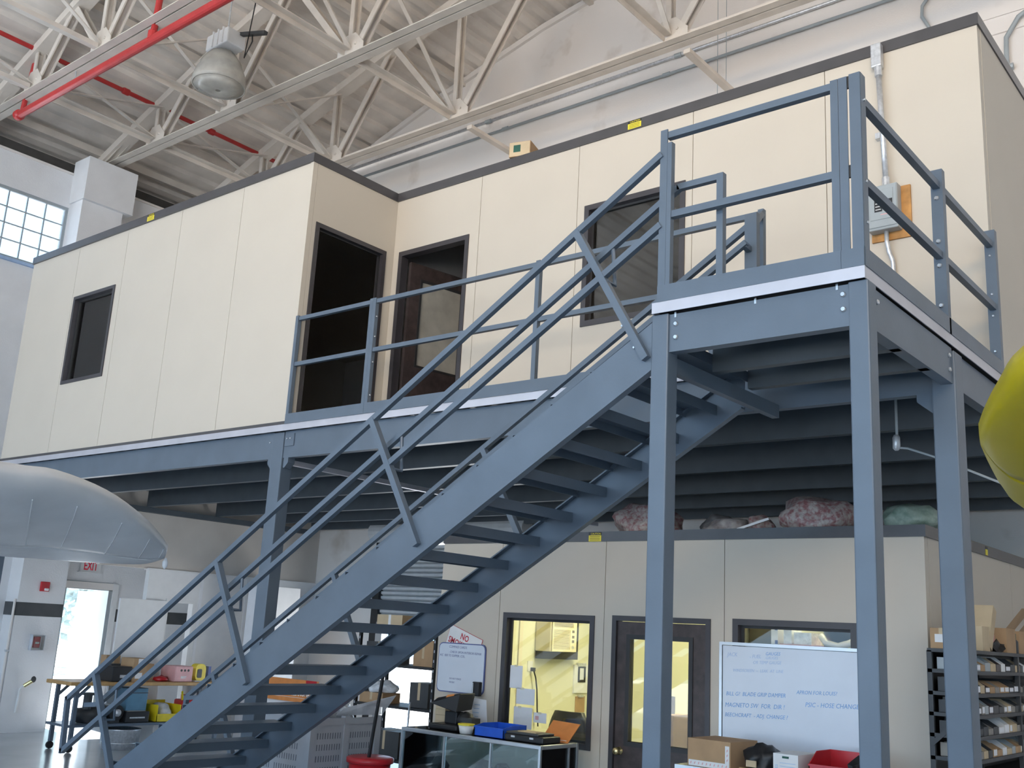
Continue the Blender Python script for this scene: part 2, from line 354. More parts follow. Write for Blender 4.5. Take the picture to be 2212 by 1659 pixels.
panels(r, 'y', Y2, 0.08, [X4, -5.15, -3.86, -2.57, -1.31, X3], ZF, BT, [(-6.33, -5.30, D, 6.015), (-3.765, -2.64, 4.76, 6.0)])
r = thing('wall_upper_side', (X3, 5, D), 'right side wall of the upper office', kind='structure')
panels(r, 'x', X3-0.08, 0.08, [Y2+0.08, 4.2, 5.4, 6.6, YB], ZF, BT, [])
r = thing('ceiling_upper', (-6, 5, T), 'flat roof panels of the upper office', kind='structure')
bx('roof_panel', (X5, Y1+0.1, BT-0.06), (X4-0.08, YB, BT-0.005), 'panel', r); bx('roof_panel', (X4-0.08, Y2+0.08, BT-0.06), (X3-0.08, YB, BT-0.005), 'panel', r)
tag(bx('wall_upper_end', (X5, Y1+0.10, ZF), (X5+0.08, YB, BT), 'panel'), 'left end wall of the upper office', kind='structure')
# dark fascia band round the roof edge
tr = thing('trim_1', (-6, Y1, BT), 'dark fascia band capping the upper office walls', kind='structure')
z0, z1 = BT, T
bx('fascia', (X5, Y1-0.005, z0), (X4+0.012, Y1+0.10, z1), 'band', tr); bx('fascia', (X4-0.09, Y1+0.10, z0), (X4+0.012, Y2-0.015, z1), 'band', tr)
bx('fascia', (X4-0.09, Y2-0.015, z0), (X3+0.012, Y2+0.08, z1), 'band', tr); bx('fascia', (X3-0.08, Y2+0.08, z0), (X3+0.012, YB, z1), 'band', tr)
# interior partition closing the block room from the long room
bx('partition', (X4-0.16, 2.82, ZF), (X4-0.08, YB, BT-0.06), 'tanwall', thing('wall_upper_partition', (X4, 5, D), 'unlit partition inside the upper office', kind='structure'))
# upper window in block
def window(name, label, x0, x1, z0, z1, y, fr, pane='pane', depth=0.11, proud=0.012):
    wn = thing(name, ((x0+x1)/2, y, z0), label, kind='structure')
    wallgrid(MB(), 'y', y-proud, depth, x0, x1, z0, z1, [(x0+fr, x1-fr, z0+fr, z1-fr)]).build('window_frame', 'frame', wn, weld=True)
    wallgrid(MB(), 'y', y+depth*0.45, 0.02, x0+fr, x1-fr, z0+fr, z1-fr, [(x0+fr+0.022, x1-fr-0.022, z0+fr+0.022, z1-fr-0.022)]).build('glazing_bead', 'dooredge', wn, weld=True)
    bx('pane', (x0+fr, y+depth*0.55, z0+fr), (x1-fr, y+depth*0.55+0.006, z1-fr), pane, wn)
    return wn
window('window_2', 'small dark-framed window in the upper block wall', -11.24, -10.21, 4.74, 5.95, Y1+0.02, 0.045, 'pane')
tag(bx('wall_upper_blind', (-11.3, Y1+0.45, 4.6), (-10.1, Y1+0.47, 6.1), 'greypanel'), 'grey screen standing behind the small upper window', kind='structure')
wn = window('window_3', 'large dark-framed upper window backed with crumpled sheeting', -3.765, -2.64, 4.76, 6.0, Y2, 0.055, 'darkpane')
m = MB(); rows = []
for j in range(15):
    rows.append([(-3.70+1.02*i/18, Y2+0.11+0.02*math.sin(i*0.9+j*0.7)+0.015*math.sin(j*1.3-i*0.35), 4.82+1.12*j/14) for i in range(19)])
m.grid(rows); m.build('crumpled_sheet', 'tarp', wn, smooth=True)
# doorway in the return wall
dr = thing('door_3', (X4, 2.1, D), 'open dark doorway in the return wall', kind='structure')
m = MB(); m.box((X4-0.09, 1.585, D), (X4+0.012, 1.635, 6.02)); m.box((X4-0.09, 2.565, D), (X4+0.012, 2.615, 6.02)); m.box((X4-0.09, 1.635, 5.97), (X4+0.012, 2.565, 6.02)); m.build('door_frame', 'frame', dr, weld=True)
m = MB(); m.box((X4-0.05, 1.635, D), (X4-0.035, 1.655, 5.97)); m.box((X4-0.05, 2.545, D), (X4-0.035, 2.565, 5.97)); m.box((X4-0.05, 1.655, 5.95), (X4-0.035, 2.545, 5.97)); m.build('door_stop', 'dooredge', dr)
# doorway with open leaf in the front wall
dr = thing('door_4', (-5.8, Y2, D), 'dark wooden door with glass panel standing open into the upper office', kind='structure')
m = MB(); m.box((-6.345, Y2-0.012, D), (-6.29, Y2+0.09, 6.03)); m.box((-5.335, Y2-0.012, D), (-5.285, Y2+0.09, 6.03)); m.box((-6.29, Y2-0.012, 5.975), (-5.335, Y2+0.09, 6.03)); m.build('door_frame', 'frame', dr, weld=True)
a = math.radians(80); hx, hy = -6.24, Y2+0.10; ca, sa = math.cos(a), math.sin(a)
def leaf(mb, u0_, u1_, v0, v1, z0, z1):
    P = lambda u, v, z: (hx+u*ca-v*sa, hy+u*sa+v*ca, z)
    return mb.add([P(u0_,v0,z0),P(u1_,v0,z0),P(u1_,v1,z0),P(u0_,v1,z0),P(u0_,v0,z1),P(u1_,v0,z1),P(u1_,v1,z1),P(u0_,v1,z1)],
                  [(0,3,2,1),(4,5,6,7),(0,1,5,4),(1,2,6,5),(2,3,7,6),(3,0,4,7)])
m = MB(); lw, lh = 0.90, 5.93
leaf(m, 0, 0.14, 0, 0.045, D+0.02, lh); leaf(m, 0.76, lw, 0, 0.045, D+0.02, lh); leaf(m, 0.14, 0.76, 0, 0.045, D+0.02, D+0.92); leaf(m, 0.14, 0.76, 0, 0.045, 5.76, lh)
lf = m.build('door_leaf', 'doorwood', dr, weld=True)
m = MB()
for q in ((0.14,0.165,D+0.92,5.76),(0.735,0.76,D+0.92,5.76),(0.165,0.735,D+0.92,D+0.945),(0.165,0.735,5.735,5.76)): leaf(m, q[0], q[1], -0.008, 0.053, q[2], q[3])
m.build('glazing_bead', 'dooredge', lf, weld=True); leaf(MB(), 0.165, 0.735, 0.018, 0.026, D+0.945, 5.735).build('pane', 'litpane', lf)
leaf(MB(), 0.80, 0.86, -0.06, 0.0, D+0.97, D+0.99).build('door_handle', 'zinc', lf)

# ------------------------------------------------------------------ mezzanine platform
XA = -1.261
pf = thing('mezzanine_platform', (-6, 3, 0), 'blue-grey steel mezzanine platform on square columns with pale metal edge strip', 'platform')
def column(x0, y0, wx, wy, z1):
    t = 0.0; m = MB().box((x0, y0, 0.012), (x0+wx, y0+wy, z1)); c = m.build('column', 'steel', pf, bevel=0.008)
    bx('base_plate', (x0-0.07, y0-0.07, 0), (x0+wx+0.07, y0+wy+0.07, 0.012), 'steel', c); return c
column(-1.272, 0.02, 0.112, 0.115, D-0.068); column(-0.098, 0.02, 0.106, 0.115, D-0.068)
c3 = column(-0.142, 1.45, 0.142, 0.165, D-0.09); cL = column(-6.66, 1.50, 0.175, 0.14, D-0.07)
column(-12.5, 1.5, 0.15, 0.15, D-0.07); column(-6.6, 6.4, 0.15, 0.15, D-0.07); column(-0.14, 6.4, 0.15, 0.15, D-0.07)
# pale edge angle
for a, b in (((XA, 0.0, D-0.066), (0.0, 0.006, D)), ((-0.006, 0.006, D-0.066), (0.0, YB-0.05, D)), ((X5-1.6, Y1, D-0.066), (XA, Y1+0.006, D)), ((XA, 0.006, D-0.066), (XA+0.006, Y1, D))):
    bx('edge_strip', a, b, 'edge', pf)
bx('deck_plate', (XA+0.006, 0.006, D-0.045), (-0.006, Y1, D-0.002), 'deckboard', pf); bx('deck_plate', (X5-1.6, Y1+0.006, D-0.045), (-0.006, YB-0.02, D-0.002), 'deckboard', pf)
# beams: channel section, web towards the outside
def chan(name, p, q, u, d, fl, m='steel', t=0.012, par=None): return MB().sweep(C_(d, fl, t), p, q, u).build(name, m, par or pf)
BZ = 3.615; BDp = 0.225
chan('edge_beam', (-1.16, 0.035, BZ), (-0.098, 0.035, BZ), (0, 1, 0), BDp, 0.07)
chan('edge_beam', (-0.015, 0.135, BZ), (-0.015, 1.45, BZ), (-1, 0, 0), BDp, 0.07)
chan('edge_beam', (-0.03, 1.615, BZ), (-0.03, 6.4, BZ), (-1, 0, 0), BDp, 0.07)
BL = 3.605; BLd = 0.27
chan('edge_beam', (-6.485, 1.515, BL), (-1.28, 1.515, BL), (0, 1, 0), BLd, 0.07); chan('edge_beam', (-12.5, 1.515, BL), (-6.66, 1.515, BL), (0, 1, 0), BLd, 0.07)
chan('edge_beam', (-1.28, 1.515, BL), (-0.142, 1.515, BL), (0, 1, 0), BLd, 0.07)
bar('landing_beam', (-1.20, 0.135, 3.45), (-1.20, 1.515, 3.45), 0.05, 0.09, 'steel', pf, (1, 0, 0))
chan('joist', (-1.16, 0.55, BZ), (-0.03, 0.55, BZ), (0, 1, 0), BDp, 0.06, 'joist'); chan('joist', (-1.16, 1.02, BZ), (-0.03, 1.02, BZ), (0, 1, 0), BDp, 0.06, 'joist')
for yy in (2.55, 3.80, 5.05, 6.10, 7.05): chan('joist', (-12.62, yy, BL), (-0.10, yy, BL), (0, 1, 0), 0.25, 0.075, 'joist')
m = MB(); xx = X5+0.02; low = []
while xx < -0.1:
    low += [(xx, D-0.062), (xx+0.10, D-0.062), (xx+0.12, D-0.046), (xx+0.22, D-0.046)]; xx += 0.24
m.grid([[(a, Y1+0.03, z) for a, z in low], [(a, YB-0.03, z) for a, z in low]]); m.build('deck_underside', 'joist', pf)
bar('tie_angle', (-6.45, 1.6, 3.43), (-6.45, 7.0, 3.43), 0.05, 0.05, 'edge', pf, (1, 0, 0))
bar('tie_angle', (-12.66, 2.0, 3.44), (-12.66, 7.0, 3.44), 0.08, 0.08, 'joist', pf, (1, 0, 0))
# column brackets and clip angles
for sx in (-6.715, -6.43):
    m = MB(); m.sweep([(0, 0), (0.07, 0), (0.07, 0.05), (0.02, 0.10), (0, 0.10)] if sx > -6.6 else [(0, 0), (-0.05, 0), (-0.05, 0.05), (0, 0.10)], (sx+0.04 if sx < -6.6 else sx-0.04, 1.515, 3.47), (sx+0.04 if sx < -6.6 else sx-0.04, 1.60, 3.47), (1, 0, 0), (0, 0, -1)); m.build('column_bracket', 'steel', pf)
bx('clip_angle', (-6.47, 1.505, 3.585), (-6.33, 1.514, 3.71), 'steel', pf)
for q in ((-6.43, 3.66), (-6.38, 3.66)): inst(BOLTS, 'bolt', pf, (q[0], 1.504, q[1]), RY)
inst(BOLTS, 'bolt', pf, (-6.71, 1.514, 3.64), RY)
m = MB().add([(-0.25,1.5,3.49),(-0.142,1.5,3.49),(-0.142,1.5,3.33),(-0.25,1.5,3.42),(-0.25,1.512,3.49),(-0.142,1.512,3.49),(-0.142,1.512,3.33),(-0.25,1.512,3.42)],
             [(0,1,2,3),(7,6,5,4),(0,4,5,1),(1,5,6,2),(2,6,7,3),(3,7,4,0)]); m.build('column_bracket', 'steel', pf)
for x_, z_ in ((-1.115, 3.665), (-1.115, 3.585), (-0.128, 3.675), (-0.128, 3.595)): inst(BOLT, 'bolt', pf, (x_, 0.035, z_), RY)
for y_, z_ in ((1.38, 3.665), (1.38, 3.575), (0.19, 3.66)): inst(BOLT, 'bolt', pf, (-0.015, y_, z_), RXP)
for x_ in (-1.12, -0.62, -0.16): bx('deck_clip', (x_-0.006, 0.03, 3.705), (x_+0.006, 0.04, 3.738), 'zinc', pf)

# ------------------------------------------------------------------ guard rails
TU = 0.042
gr = thing('guard_rail', (-0.6, 0, D), 'blue-grey two-rail guard rail along the front of the stair landing', 'railing', 'platform guard rails')
bx('post', (-1.228, 0.004, D), (-1.180, 0.012, 4.90), 'steel', gr); bx('post', (-1.180, 0.006, D), (-1.150, 0.045, 4.81), 'steel', gr)
for x0, x1, z1 in ((-0.165, -0.123, 4.895), (-0.120, -0.073, 4.895)): bx('post', (x0, 0.004, D), (x1, 0.012, z1), 'steel', gr)
bx('post', (-0.060, 0.002, D), (0.0, 0.010, 4.90), 'steel', gr)
for z_ in (4.865, 4.345):
    bx('top_rail' if z_ > 4.6 else 'mid_rail', (-1.19, 0.012, z_-TU/2), (-0.16, 0.012+TU, z_+TU/2), 'steel', gr); bx('rail_splice', (-0.085, 0.016, z_-0.035), (-0.05, 0.03, z_+0.035), 'darkgrey', gr)
bx('toe_plate', (-1.225, -0.004, D-0.0), (-0.122, 0.004, 3.903), 'steel', gr); bx('toe_plate', (-0.120, -0.004, D), (0.0, 0.004, 3.903), 'steel', gr)
gs = thing('guard_rail', (0, 1.2, D), 'blue-grey two-rail guard rail on the right edge of the platform', 'railing', 'platform guard rails')
bx('post', (-0.006, 0.010, D), (0.002, 0.075, 4.90), 'steel', gs)
for ya, yb in ((0.06, 1.40), (1.43, 2.56)):
    for z_ in (4.775, 4.305): bx('top_rail' if z_ > 4.6 else 'mid_rail', (-0.055, ya, z_-0.022), (-0.013, yb, z_+0.022), 'steel', gs)
    bx('toe_plate', (-0.004, ya-0.05, D), (0.004, yb+0.01, 3.905), 'steel', gs)
for ya in (1.372, 2.55):
    m = MB(); m.box((-0.07, ya-0.006, D), (0.002, ya, 4.885)); m.box((-0.006, ya, D), (0.002, ya+0.05, 4.885)); m.build('post', 'steel', gs)
    for z_ in (4.69, 4.40, 4.24, 3.98): inst(BOLT if ya < 2 else BOLTS, 'bolt', gs, (-0.036, ya-0.006, z_), RY)
for z_ in (4.75, 4.28, 4.05): inst(BOLTS, 'bolt', gs, (0.002, 0.045, z_), RXP)
gm = thing('guard_rail', (-4, Y1, D), 'blue-grey two-rail guard rail along the main platform edge behind the stair', 'railing', 'platform guard rails')
for x0 in (-6.44, -5.335, -5.292, -3.315): bx('post', (x0, Y1-0.008, D), (x0+0.042, Y1+0.034, 4.935), 'steel', gm)
bx('post', (-1.30, Y1-0.008, D), (-1.258, Y1+0.034, 4.935), 'steel', gm)
for ya, yb in ((-6.40, -5.335), (-5.25, -1.30)):
    for z_ in (4.905, 4.42): bx('top_rail' if z_ > 4.6 else 'mid_rail', (ya, Y1, z_-0.02), (yb, Y1+0.04, z_+0.02), 'steel', gm)
    bx('toe_plate', (ya-0.04, Y1-0.01, D), (yb+0.042, Y1-0.002, 3.905), 'steel', gm)
for z_ in (4.75, 4.55, 4.3, 3.98): inst(BOLTS, 'bolt', gm, (-5.25, Y1+0.012, z_), RXP)

# ------------------------------------------------------------------ staircase
SL = 0.5985; NR = 22; RISE = D/NR; RUN = 0.2915
st = thing('staircase', (-4.5, 0.6, 0), 'blue-grey open-tread steel staircase climbing to the landing with pipe handrails', 'staircase')
def zc(x): return 3.54+SL*(x+1.295)
XT, XB = -1.275, -7.12
dirv = Vector((1, 0, SL)).normalized(); perp = Vector((-SL, 0, 1)).normalized()
SD = 0.245
def stringer(y, sgn):
    p = Vector((XB, y, zc(XB))); q = Vector((XT, y, zc(XT)))
    fl, t = 0.055, 0.010
    prof = [(-SD/2, 0), (SD/2, 0), (SD/2, sgn*fl), (SD/2-t, sgn*fl), (SD/2-t, sgn*t), (-SD/2+t, sgn*t), (-SD/2+t, sgn*fl), (-SD/2, sgn*fl)]
    m = MB(); n = len(prof); vs = []
    for e, P in ((0, p), (1, q)):
        for a, b in prof:
            v = P+perp*a+Vector((0, b, 0))
            if e == 0:   # level cut on the floor
                tt = (0.0-v.z)/dirv.z; v = v+dirv*tt
            else: v = v+dirv*((XT-v.x)/dirv.x)
            vs.append(v)
    m.add(vs, [tuple(range(n)), tuple(range(2*n-1, n-1, -1))]+[(i, n+i, n+(i+1) % n, (i+1) % n) for i in range(n)])
    return m.build('stringer', 'steel', st)
stringer(0.03, 1); stringer(1.21, -1)
TD = 0.245
m = MB(); m.sweep([(-TD/2, -0.06), (-TD/2+0.006, -0.06), (-TD/2+0.006, -0.006), (TD/2-0.006, -0.006), (TD/2-0.006, -0.07), (TD/2, -0.07), (TD/2, 0), (-TD/2, 0)], (0, -0.575, 0), (0, 0.575, 0), (1, 0, 0), (0, 0, 1))
TREAD, _ = m.mesh('tread', ctr=False); TREAD.materials.append(MATS['steel'])
CLIP, _ = MB().box((-0.11, -0.004, -0.065), (0.11, 0.004, -0.02)).mesh('tread_clip', ctr=False); CLIP.materials.append(MATS['steel'])
for k in range(1, NR):
    xk = -1.185-RUN*(k-1); t_ = inst(TREAD, 'tread', st, (xk-TD/2, 0.62, D-RISE*k))
RS = 0.6057
def rail(y, zoff, x0, x1, name, sz=0.04, par=None):
    return bar(name, (x0, y, 4.749-0.025+RS*(x0+1.244)+zoff), (x1, y, 4.749-0.025+RS*(x1+1.244)+zoff), sz, sz, 'steel', par or st)
rz = lambda x, zo=0.0: 4.749-0.025+RS*(x+1.244)+zo
for side, y in (('near', 0.012), ('far', 1.225)):
    xt = -1.215 if side == 'near' else -1.20
    rail(y, 0, -7.20, xt, 'top_rail'); rail(y, -0.455, -7.17, xt, 'mid_rail')
    bar('rail_return', (-7.20, y, rz(-7.20)+0.02), (-7.165, y, rz(-7.165, -0.455)-0.02), 0.04, 0.04, 'steel', st)
    for xp in (-1.832, -3.576, -5.226, -6.80):
        p = Vector((xp, y, rz(xp))); q = p+Vector((0.512, 0, -0.512/SL))*1.045
        po = bar('post', p, q, 0.046, 0.046, 'steel', st)
        if side == 'near':
            for e in (0.10, 0.27):
                bq = q+(p-q).normalized()*e+Vector((-0.045, 0.018, 0)); inst(BOLTS, 'bolt', st, bq, RY)
        # offset bracket carrying the grab rail
        yy = y+(0.093 if side == 'near' else -0.105)
        c = p+(q-p)*0.33
        m = MB().path([(c.x+0.06, y, c.z-0.07), (c.x+0.06, yy, c.z-0.07), (c.x+0.035, yy, rz(c.x+0.035, -0.22))], 0.013, 6); m.build('rail_bracket', 'steel', st)
def grab(y, off, x_end, tail):
    for q0, q1 in (((-7.05, rz(-6.85, off)-0.02), (-6.85, rz(-6.85, off))), ((-6.85, rz(-6.85, off)), (x_end, rz(x_end, off))))+tail:
        bar('grab_rail', (q0[0], y, q0[1]), (q1[0], y, q1[1]), 0.038, 0.038, 'steel', st)
z_top = rz(-1.15, -0.233)
grab(0.105, -0.233, -1.15, (((-1.16, z_top), (-0.85, z_top)),))
bar('grab_rail_leg', (-0.87, 0.105, z_top+0.019), (-0.87, 0.105, D), 0.042, 0.042, 'steel', st)
grab(1.12, -0.185, -1.22, ())
bar('grab_rail_return', (-1.24, 1.12, rz(-1.24, -0.185)), (-1.24, 1.205, rz(-1.24, -0.185)-0.01), 0.038, 0.038, 'steel', st, (1, 0, 0))
m = MB(); m.box((-1.275, 1.20, D), (-1.185, 1.208, 4.80)); m.box((-1.193, 1.208, D), (-1.185, 1.25, 4.80)); m.build('newel_post', 'steel', st)
bar('newel_tie', (-1.23, 1.22, 4.70), (-1.28, 1.47, 4.905), 0.04, 0.04, 'steel', st)

# ------------------------------------------------------------------ roof trusses
ZC = 9.66
NODES = [-15.06, -13.37, -11.38, -8.48, -4.62, -0.4, 3.8]
TOPS = [-14.2, -12.36, -10.0, -6.6, -2.5, 1.7]
def truss(y, label, nxt_y, prev_y):
    t = thing('roof_truss', (-8, y, ZC), label, 'roof truss', 'cream steel roof trusses')
    for s in (-1, 1):
        MB().sweep([(0, 0), (s*0.115, 0), (s*0.115, 0.012), (s*0.012, 0.012), (s*0.012, 0.11), (0, 0.11)], (-15.3, y+s*0.012, ZC-0.05), (4.5, y+s*0.012, ZC-0.05), (0, 1, 0), (0, 0, 1)).build('bottom_chord', 'truss', t)
    tz = lambda x: roofz(x)-0.22
    pts = [-15.35]+[v for p in zip(TOPS, NODES[1:]) for v in p]
    for a, b in zip(pts, pts[1:]):
        MB().sweep([(-0.11,-0.07),(0.11,-0.07),(0.11,0.07),(-0.11,0.07)], (a, y, tz(a)), (b, y, tz(b)), (0, 1, 0)).build('top_chord', 'truss', t)
    def web(xa, za, xb, zb, w_=0.10, dy=0.0):
        MB().sweep([(-0.065,-w_/2),(-0.045,-w_/2),(-0.045,w_/2-0.02),(0.045,w_/2-0.02),(0.045,-w_/2),(0.065,-w_/2),(0.065,w_/2),(-0.065,w_/2)], (xa, y+dy, za), (xb, y+dy, zb), (0, 1, 0)).build('web_member', 'truss', t)
    web(-15.1, ZC+0.05, -14.2, tz(-14.2), 0.12)
    for i, n in enumerate(NODES[1:], 1):
        web(n-0.02, ZC+0.05, n-0.05, tz(n), 0.08)
        if i <= len(TOPS): web(n-0.1, ZC+0.06, TOPS[i-1], tz(TOPS[i-1])-0.03)
        if i < len(TOPS): web(n+0.12, ZC+0.06, n+(TOPS[i]-n)*0.92, tz(TOPS[i])-0.05)
        g = MB(); g.sweep([(-0.25, 0.0), (0.28, 0.0), (0.28, 0.10), (0.10, 0.30), (-0.12, 0.30), (-0.25, 0.14)], (n, y-0.075, ZC+0.0), (n, y-0.063, ZC+0.0), (1, 0, 0), (0, 0, 1)); gp = g.build('gusset_plate', 'truss', t)
        for bx_, bz_ in ((-0.10, 0.12), (-0.16, 0.20), (0.12, 0.12)): inst(TB, 'bolt', gp, (n+bx_, y-0.075, ZC+bz_), RY)
        # bridging towards the next truss
        if nxt_y is not None and i <= 5:
            MB().sweep([(-0.055,-0.045),(0.055,-0.045),(0.055,-0.03),(-0.04,-0.03),(-0.04,0.045),(-0.055,0.045)], (n, y+0.12, ZC), (n, nxt_y-0.12, ZC), (1, 0, 0)).build('bridging_bar', 'truss', t)
            MB().bar((n, y+0.06, ZC+0.06), (n+0.02, nxt_y, tz(n)-0.05), 0.07, 0.02, (1, 0, 0)).build('sway_brace', 'truss', t)
        if prev_y is not None and i <= 5:
            MB().bar((n, y-0.06, ZC+0.06), (n-0.02, prev_y, tz(n)-0.05), 0.07, 0.02, (1, 0, 0)).build('sway_brace', 'truss', t)
    return t
truss(1.40, 'cream steel roof truss carrying the red pipe, nearest the viewer', 3.53, -0.74)
truss(3.53, 'cream steel roof truss below the round lamp, bearing on the wall corbel', 5.72, 1.40)
truss(5.72, 'cream steel roof truss closest to the white back wall', None, 3.53)
for n, wh in zip(NODES[2:5], ('above the dark doorways', 'behind the cardboard box', 'right of the hanging chain')):
    tag(bar('bridging_stub', (n+0.15, 5.85, ZC-0.12), (n+0.15, YB, ZC-0.12), 0.10, 0.06, 'truss', None, (1, 0, 0)),
        'short cream steel strut to the back wall, '+wh, 'strut', 'struts to the back wall')
for n, wh in zip(NODES[1:4], ('lowest in the top left corner', 'middle one in the top left corner', 'topmost, left of the lamp')):
    tag(bar('bridging_bar', (n, -6, ZC), (n, 1.28, ZC), 0.10, 0.07, 'truss', None, (1, 0, 0)),
        'cream steel bridging bar of the nearest truss, '+wh, 'strut', 'bridging bars in the top left corner')

# ------------------------------------------------------------------ red sprinkler pipes
sp = thing('sprinkler_pipe', (-10, 1.43, 9.4), 'thick red sprinkler main hung below the nearest truss', 'pipe', 'red sprinkler pipes')
MB().tube((-13.85, 1.43, 9.40), (4, 1.43, 9.40), 0.062, 14).build('main_pipe', 'red', sp, smooth=False)
MB().lathe((-13.95, 1.43, 9.40), [(0.05, 0), (0.085, 0.02), (0.085, 0.09), (0.062, 0.12)], 14, (1, 0, 0)).build('end_cap', 'red', sp)
MB().tube((-10.13, 1.43, 9.42), (-10.06, 1.43, 10.6), 0.045, 12).build('riser', 'red', sp)
MB().lathe((-10.13, 1.43, 9.40), [(0.07, 0.0), (0.07, 0.12), (0.05, 0.14)], 12).build('tee', 'red', sp)
MB().path([(-13.79, 1.43, 9.42), (-13.74, 1.43, 9.78), (-13.62, 1.43, 10.36)], 0.04, 10).build('riser', 'red', sp)
for x_ in (-12.2, -8.8, -5.5): MB().tube((x_, 1.43, 9.44), (x_, 1.43, ZC-0.05), 0.01, 6).build('hanger_rod', 'galv', sp)
sp = thing('sprinkler_pipe', (-13.5, 3, 10.4), 'thin red sprinkler branch running under the roof deck', 'pipe', 'red sprinkler pipes')
MB().tube((-13.5, -4.0, 10.38), (-13.5, 6.2, 10.38), 0.038, 12).build('branch_pipe', 'red', sp)
for y_ in (0.2, 1.43, 2.9, 4.6): MB().lathe((-13.5, y_-0.06, 10.38), [(0.05, 0), (0.058, 0.02), (0.058, 0.10), (0.05, 0.12)], 12, (0, 1, 0)).build('coupling', 'red', sp)

# ------------------------------------------------------------------ high-bay lamp
lp = thing('high_bay_lamp', (-10.25, 2.6, 9.15), 'ribbed clear high-bay lamp, switched off, hanging between the trusses', 'lamp')
c = Vector((-10.26, 2.6, 9.86))
K7 = 0.78
MB().lathe(c, [(r_*K7, h_*1.12) for r_, h_ in [(0.16, -0.02), (0.24, -0.04), (0.36, -0.16), (0.45, -0.32), (0.49, -0.44), (0.485, -0.50), (0.46, -0.50), (0.43, -0.31), (0.33, -0.14), (0.16, -0.05)]], 40).build('reflector', 'acrylic', lp, smooth=True)
MB().lathe(c, [(0.02, -0.08), (0.08, -0.12), (0.10, -0.22), (0.06, -0.30), (0.01, -0.33)], 18).build('bulb', 'lens', lp, smooth=True)
MB().lathe(c, [(r_*K7, h_*1.12) for r_, h_ in [(0.46, -0.50), (0.30, -0.54), (0.05, -0.56), (0.04, -0.55), (0.28, -0.53), (0.45, -0.49)]], 40).build('glass_cover', 'acrylic', lp, smooth=True)
bl = bx('ballast_housing', c+Vector((-0.22, -0.16, 0)), c+Vector((0.30, 0.16, 0.24)), 'white', lp, bevel=0.02)
for dx in (-0.05, 0.07, 0.19): bx('cooling_rib', c+Vector((dx, -0.18, 0.01)), c+Vector((dx+0.02, 0.18, 0.25)), 'white', bl)
bar('strut_channel', c+Vector((-0.25, 0.05, 0.37)), c+Vector((0.85, 0.10, 0.06)), 0.06, 0.05, 'darkgrey', lp)
MB().tube(c+Vector((0.05, 0, 0.22)), c+Vector((0.05, 0, 1.0)), 0.012, 6).build('hanger_rod', 'galv', lp)
MB().path([c+Vector((0.55, 0.08, 0.15)), c+Vector((0.62, 0.05, -0.02)), c+Vector((0.50, 0.03, -0.25)), c+Vector((0.58, 0.05, 0.6)), c+Vector((0.55, 0.05, 1.1))], 0.010, 6).build('power_cable', 'black', lp)

# ------------------------------------------------------------------ conduits on the back wall
def conduit(name, pts, r, label, m='galv', cl_=()):
    t = thing(name, pts[0], label, 'conduit', 'conduits on the back wall')
    MB().path(pts, r, 8).build('pipe', m, t, smooth=True)
    for p in cl_: MB().lathe(Vector(p)-Vector((0.05, 0, 0)), [(r*1.35, 0), (r*1.35, 0.12)], 8, (1, 0, 0)).build('coupling', 'greypanel', t)
conduit('wall_conduit', [(-13.5, YB-0.05, 10.58), (3, YB-0.05, 10.58)], 0.028, 'bright metal conduit, upper of the two long runs', 'galv', [(-9.3, YB-0.05, 10.58), (-5.5, YB-0.05, 10.58)])
conduit('wall_conduit', [(-13.5, YB-0.05, 10.33), (3, YB-0.05, 10.30)], 0.024, 'dull grey conduit, lower of the two long runs', 'greypanel', [(-8.9, YB-0.05, 10.33), (-5.7, YB-0.05, 10.32)])
conduit('wall_conduit', [(-1.55, YB-0.06, 10.32), (-1.75, YB-0.06, 10.20), (-1.87, YB-0.06, 10.05), (-1.88, YB-0.06, 9.9), (-1.72, YB-0.06, 9.55), (-1.6, YB-0.06, 9.3)], 0.022, 'short bent grey conduit dropping behind the fascia band', 'greypanel')
conduit('wall_conduit', [(0.2, YB-0.06, 9.75), (-0.45, YB-0.06, 9.64), (-0.75, YB-0.06, 9.48), (-0.90, YB-0.06, 9.25), (-0.91, YB-0.06, 9.0), (-0.88, YB-0.06, 7.5)], 0.030, 'curved conduit at the top right corner above the side wall', 'greypanel', [(-0.91, YB-0.06, 8.85)])
for x_, nm in ((-4.60, 'thin hanging chain against the back wall'), (-4.74, 'thin threaded rod hanging beside the chain')):
    t = thing('hanger_rod', (x_, YB-0.2, 9), nm, 'rod')
    MB().tube((x_, YB-0.2, 6.9), (x_+0.0, YB-0.2, 12.6), 0.005, 6).build('rod', 'greypanel', t)

# ------------------------------------------------------------------ caution labels
def caution(x, y, z, w_, h_, label, yd=None):
    t = thing('caution_label', (x, y, z), label, 'label', 'yellow caution labels')
    if yd is None:
        bx('yellow_field', (x, y-0.003, z), (x+w_, y, z+h_*0.66), 'yellowtag', t); bx('black_header', (x, y-0.003, z+h_*0.66), (x+w_, y, z+h_), 'black', t)
        text('lettering', '▲ CAUTION' if False else 'CAUTION', h_*0.30, 'yellowtag', t, (x+w_*0.16, y-0.004, z+h_*0.72), (1, 0, 0), (0, 0, 1), 0.0005)
        for k in range(3): bx('print_line', (x+w_*0.1, y-0.0045, z+h_*(0.12+0.18*k)), (x+w_*0.9, y-0.003, z+h_*(0.17+0.18*k)), 'black', t)
    else:
        bx('yellow_field', (x, y, z), (x+0.003, y+w_, z+h_*0.66), 'yellowtag', t); bx('black_header', (x, y, z+h_*0.66), (x+0.003, y+w_, z+h_), 'black', t)
caution(-9.63, Y1-0.005, 6.675, 0.15, 0.09, 'yellow caution label on the fascia of the left upper block')
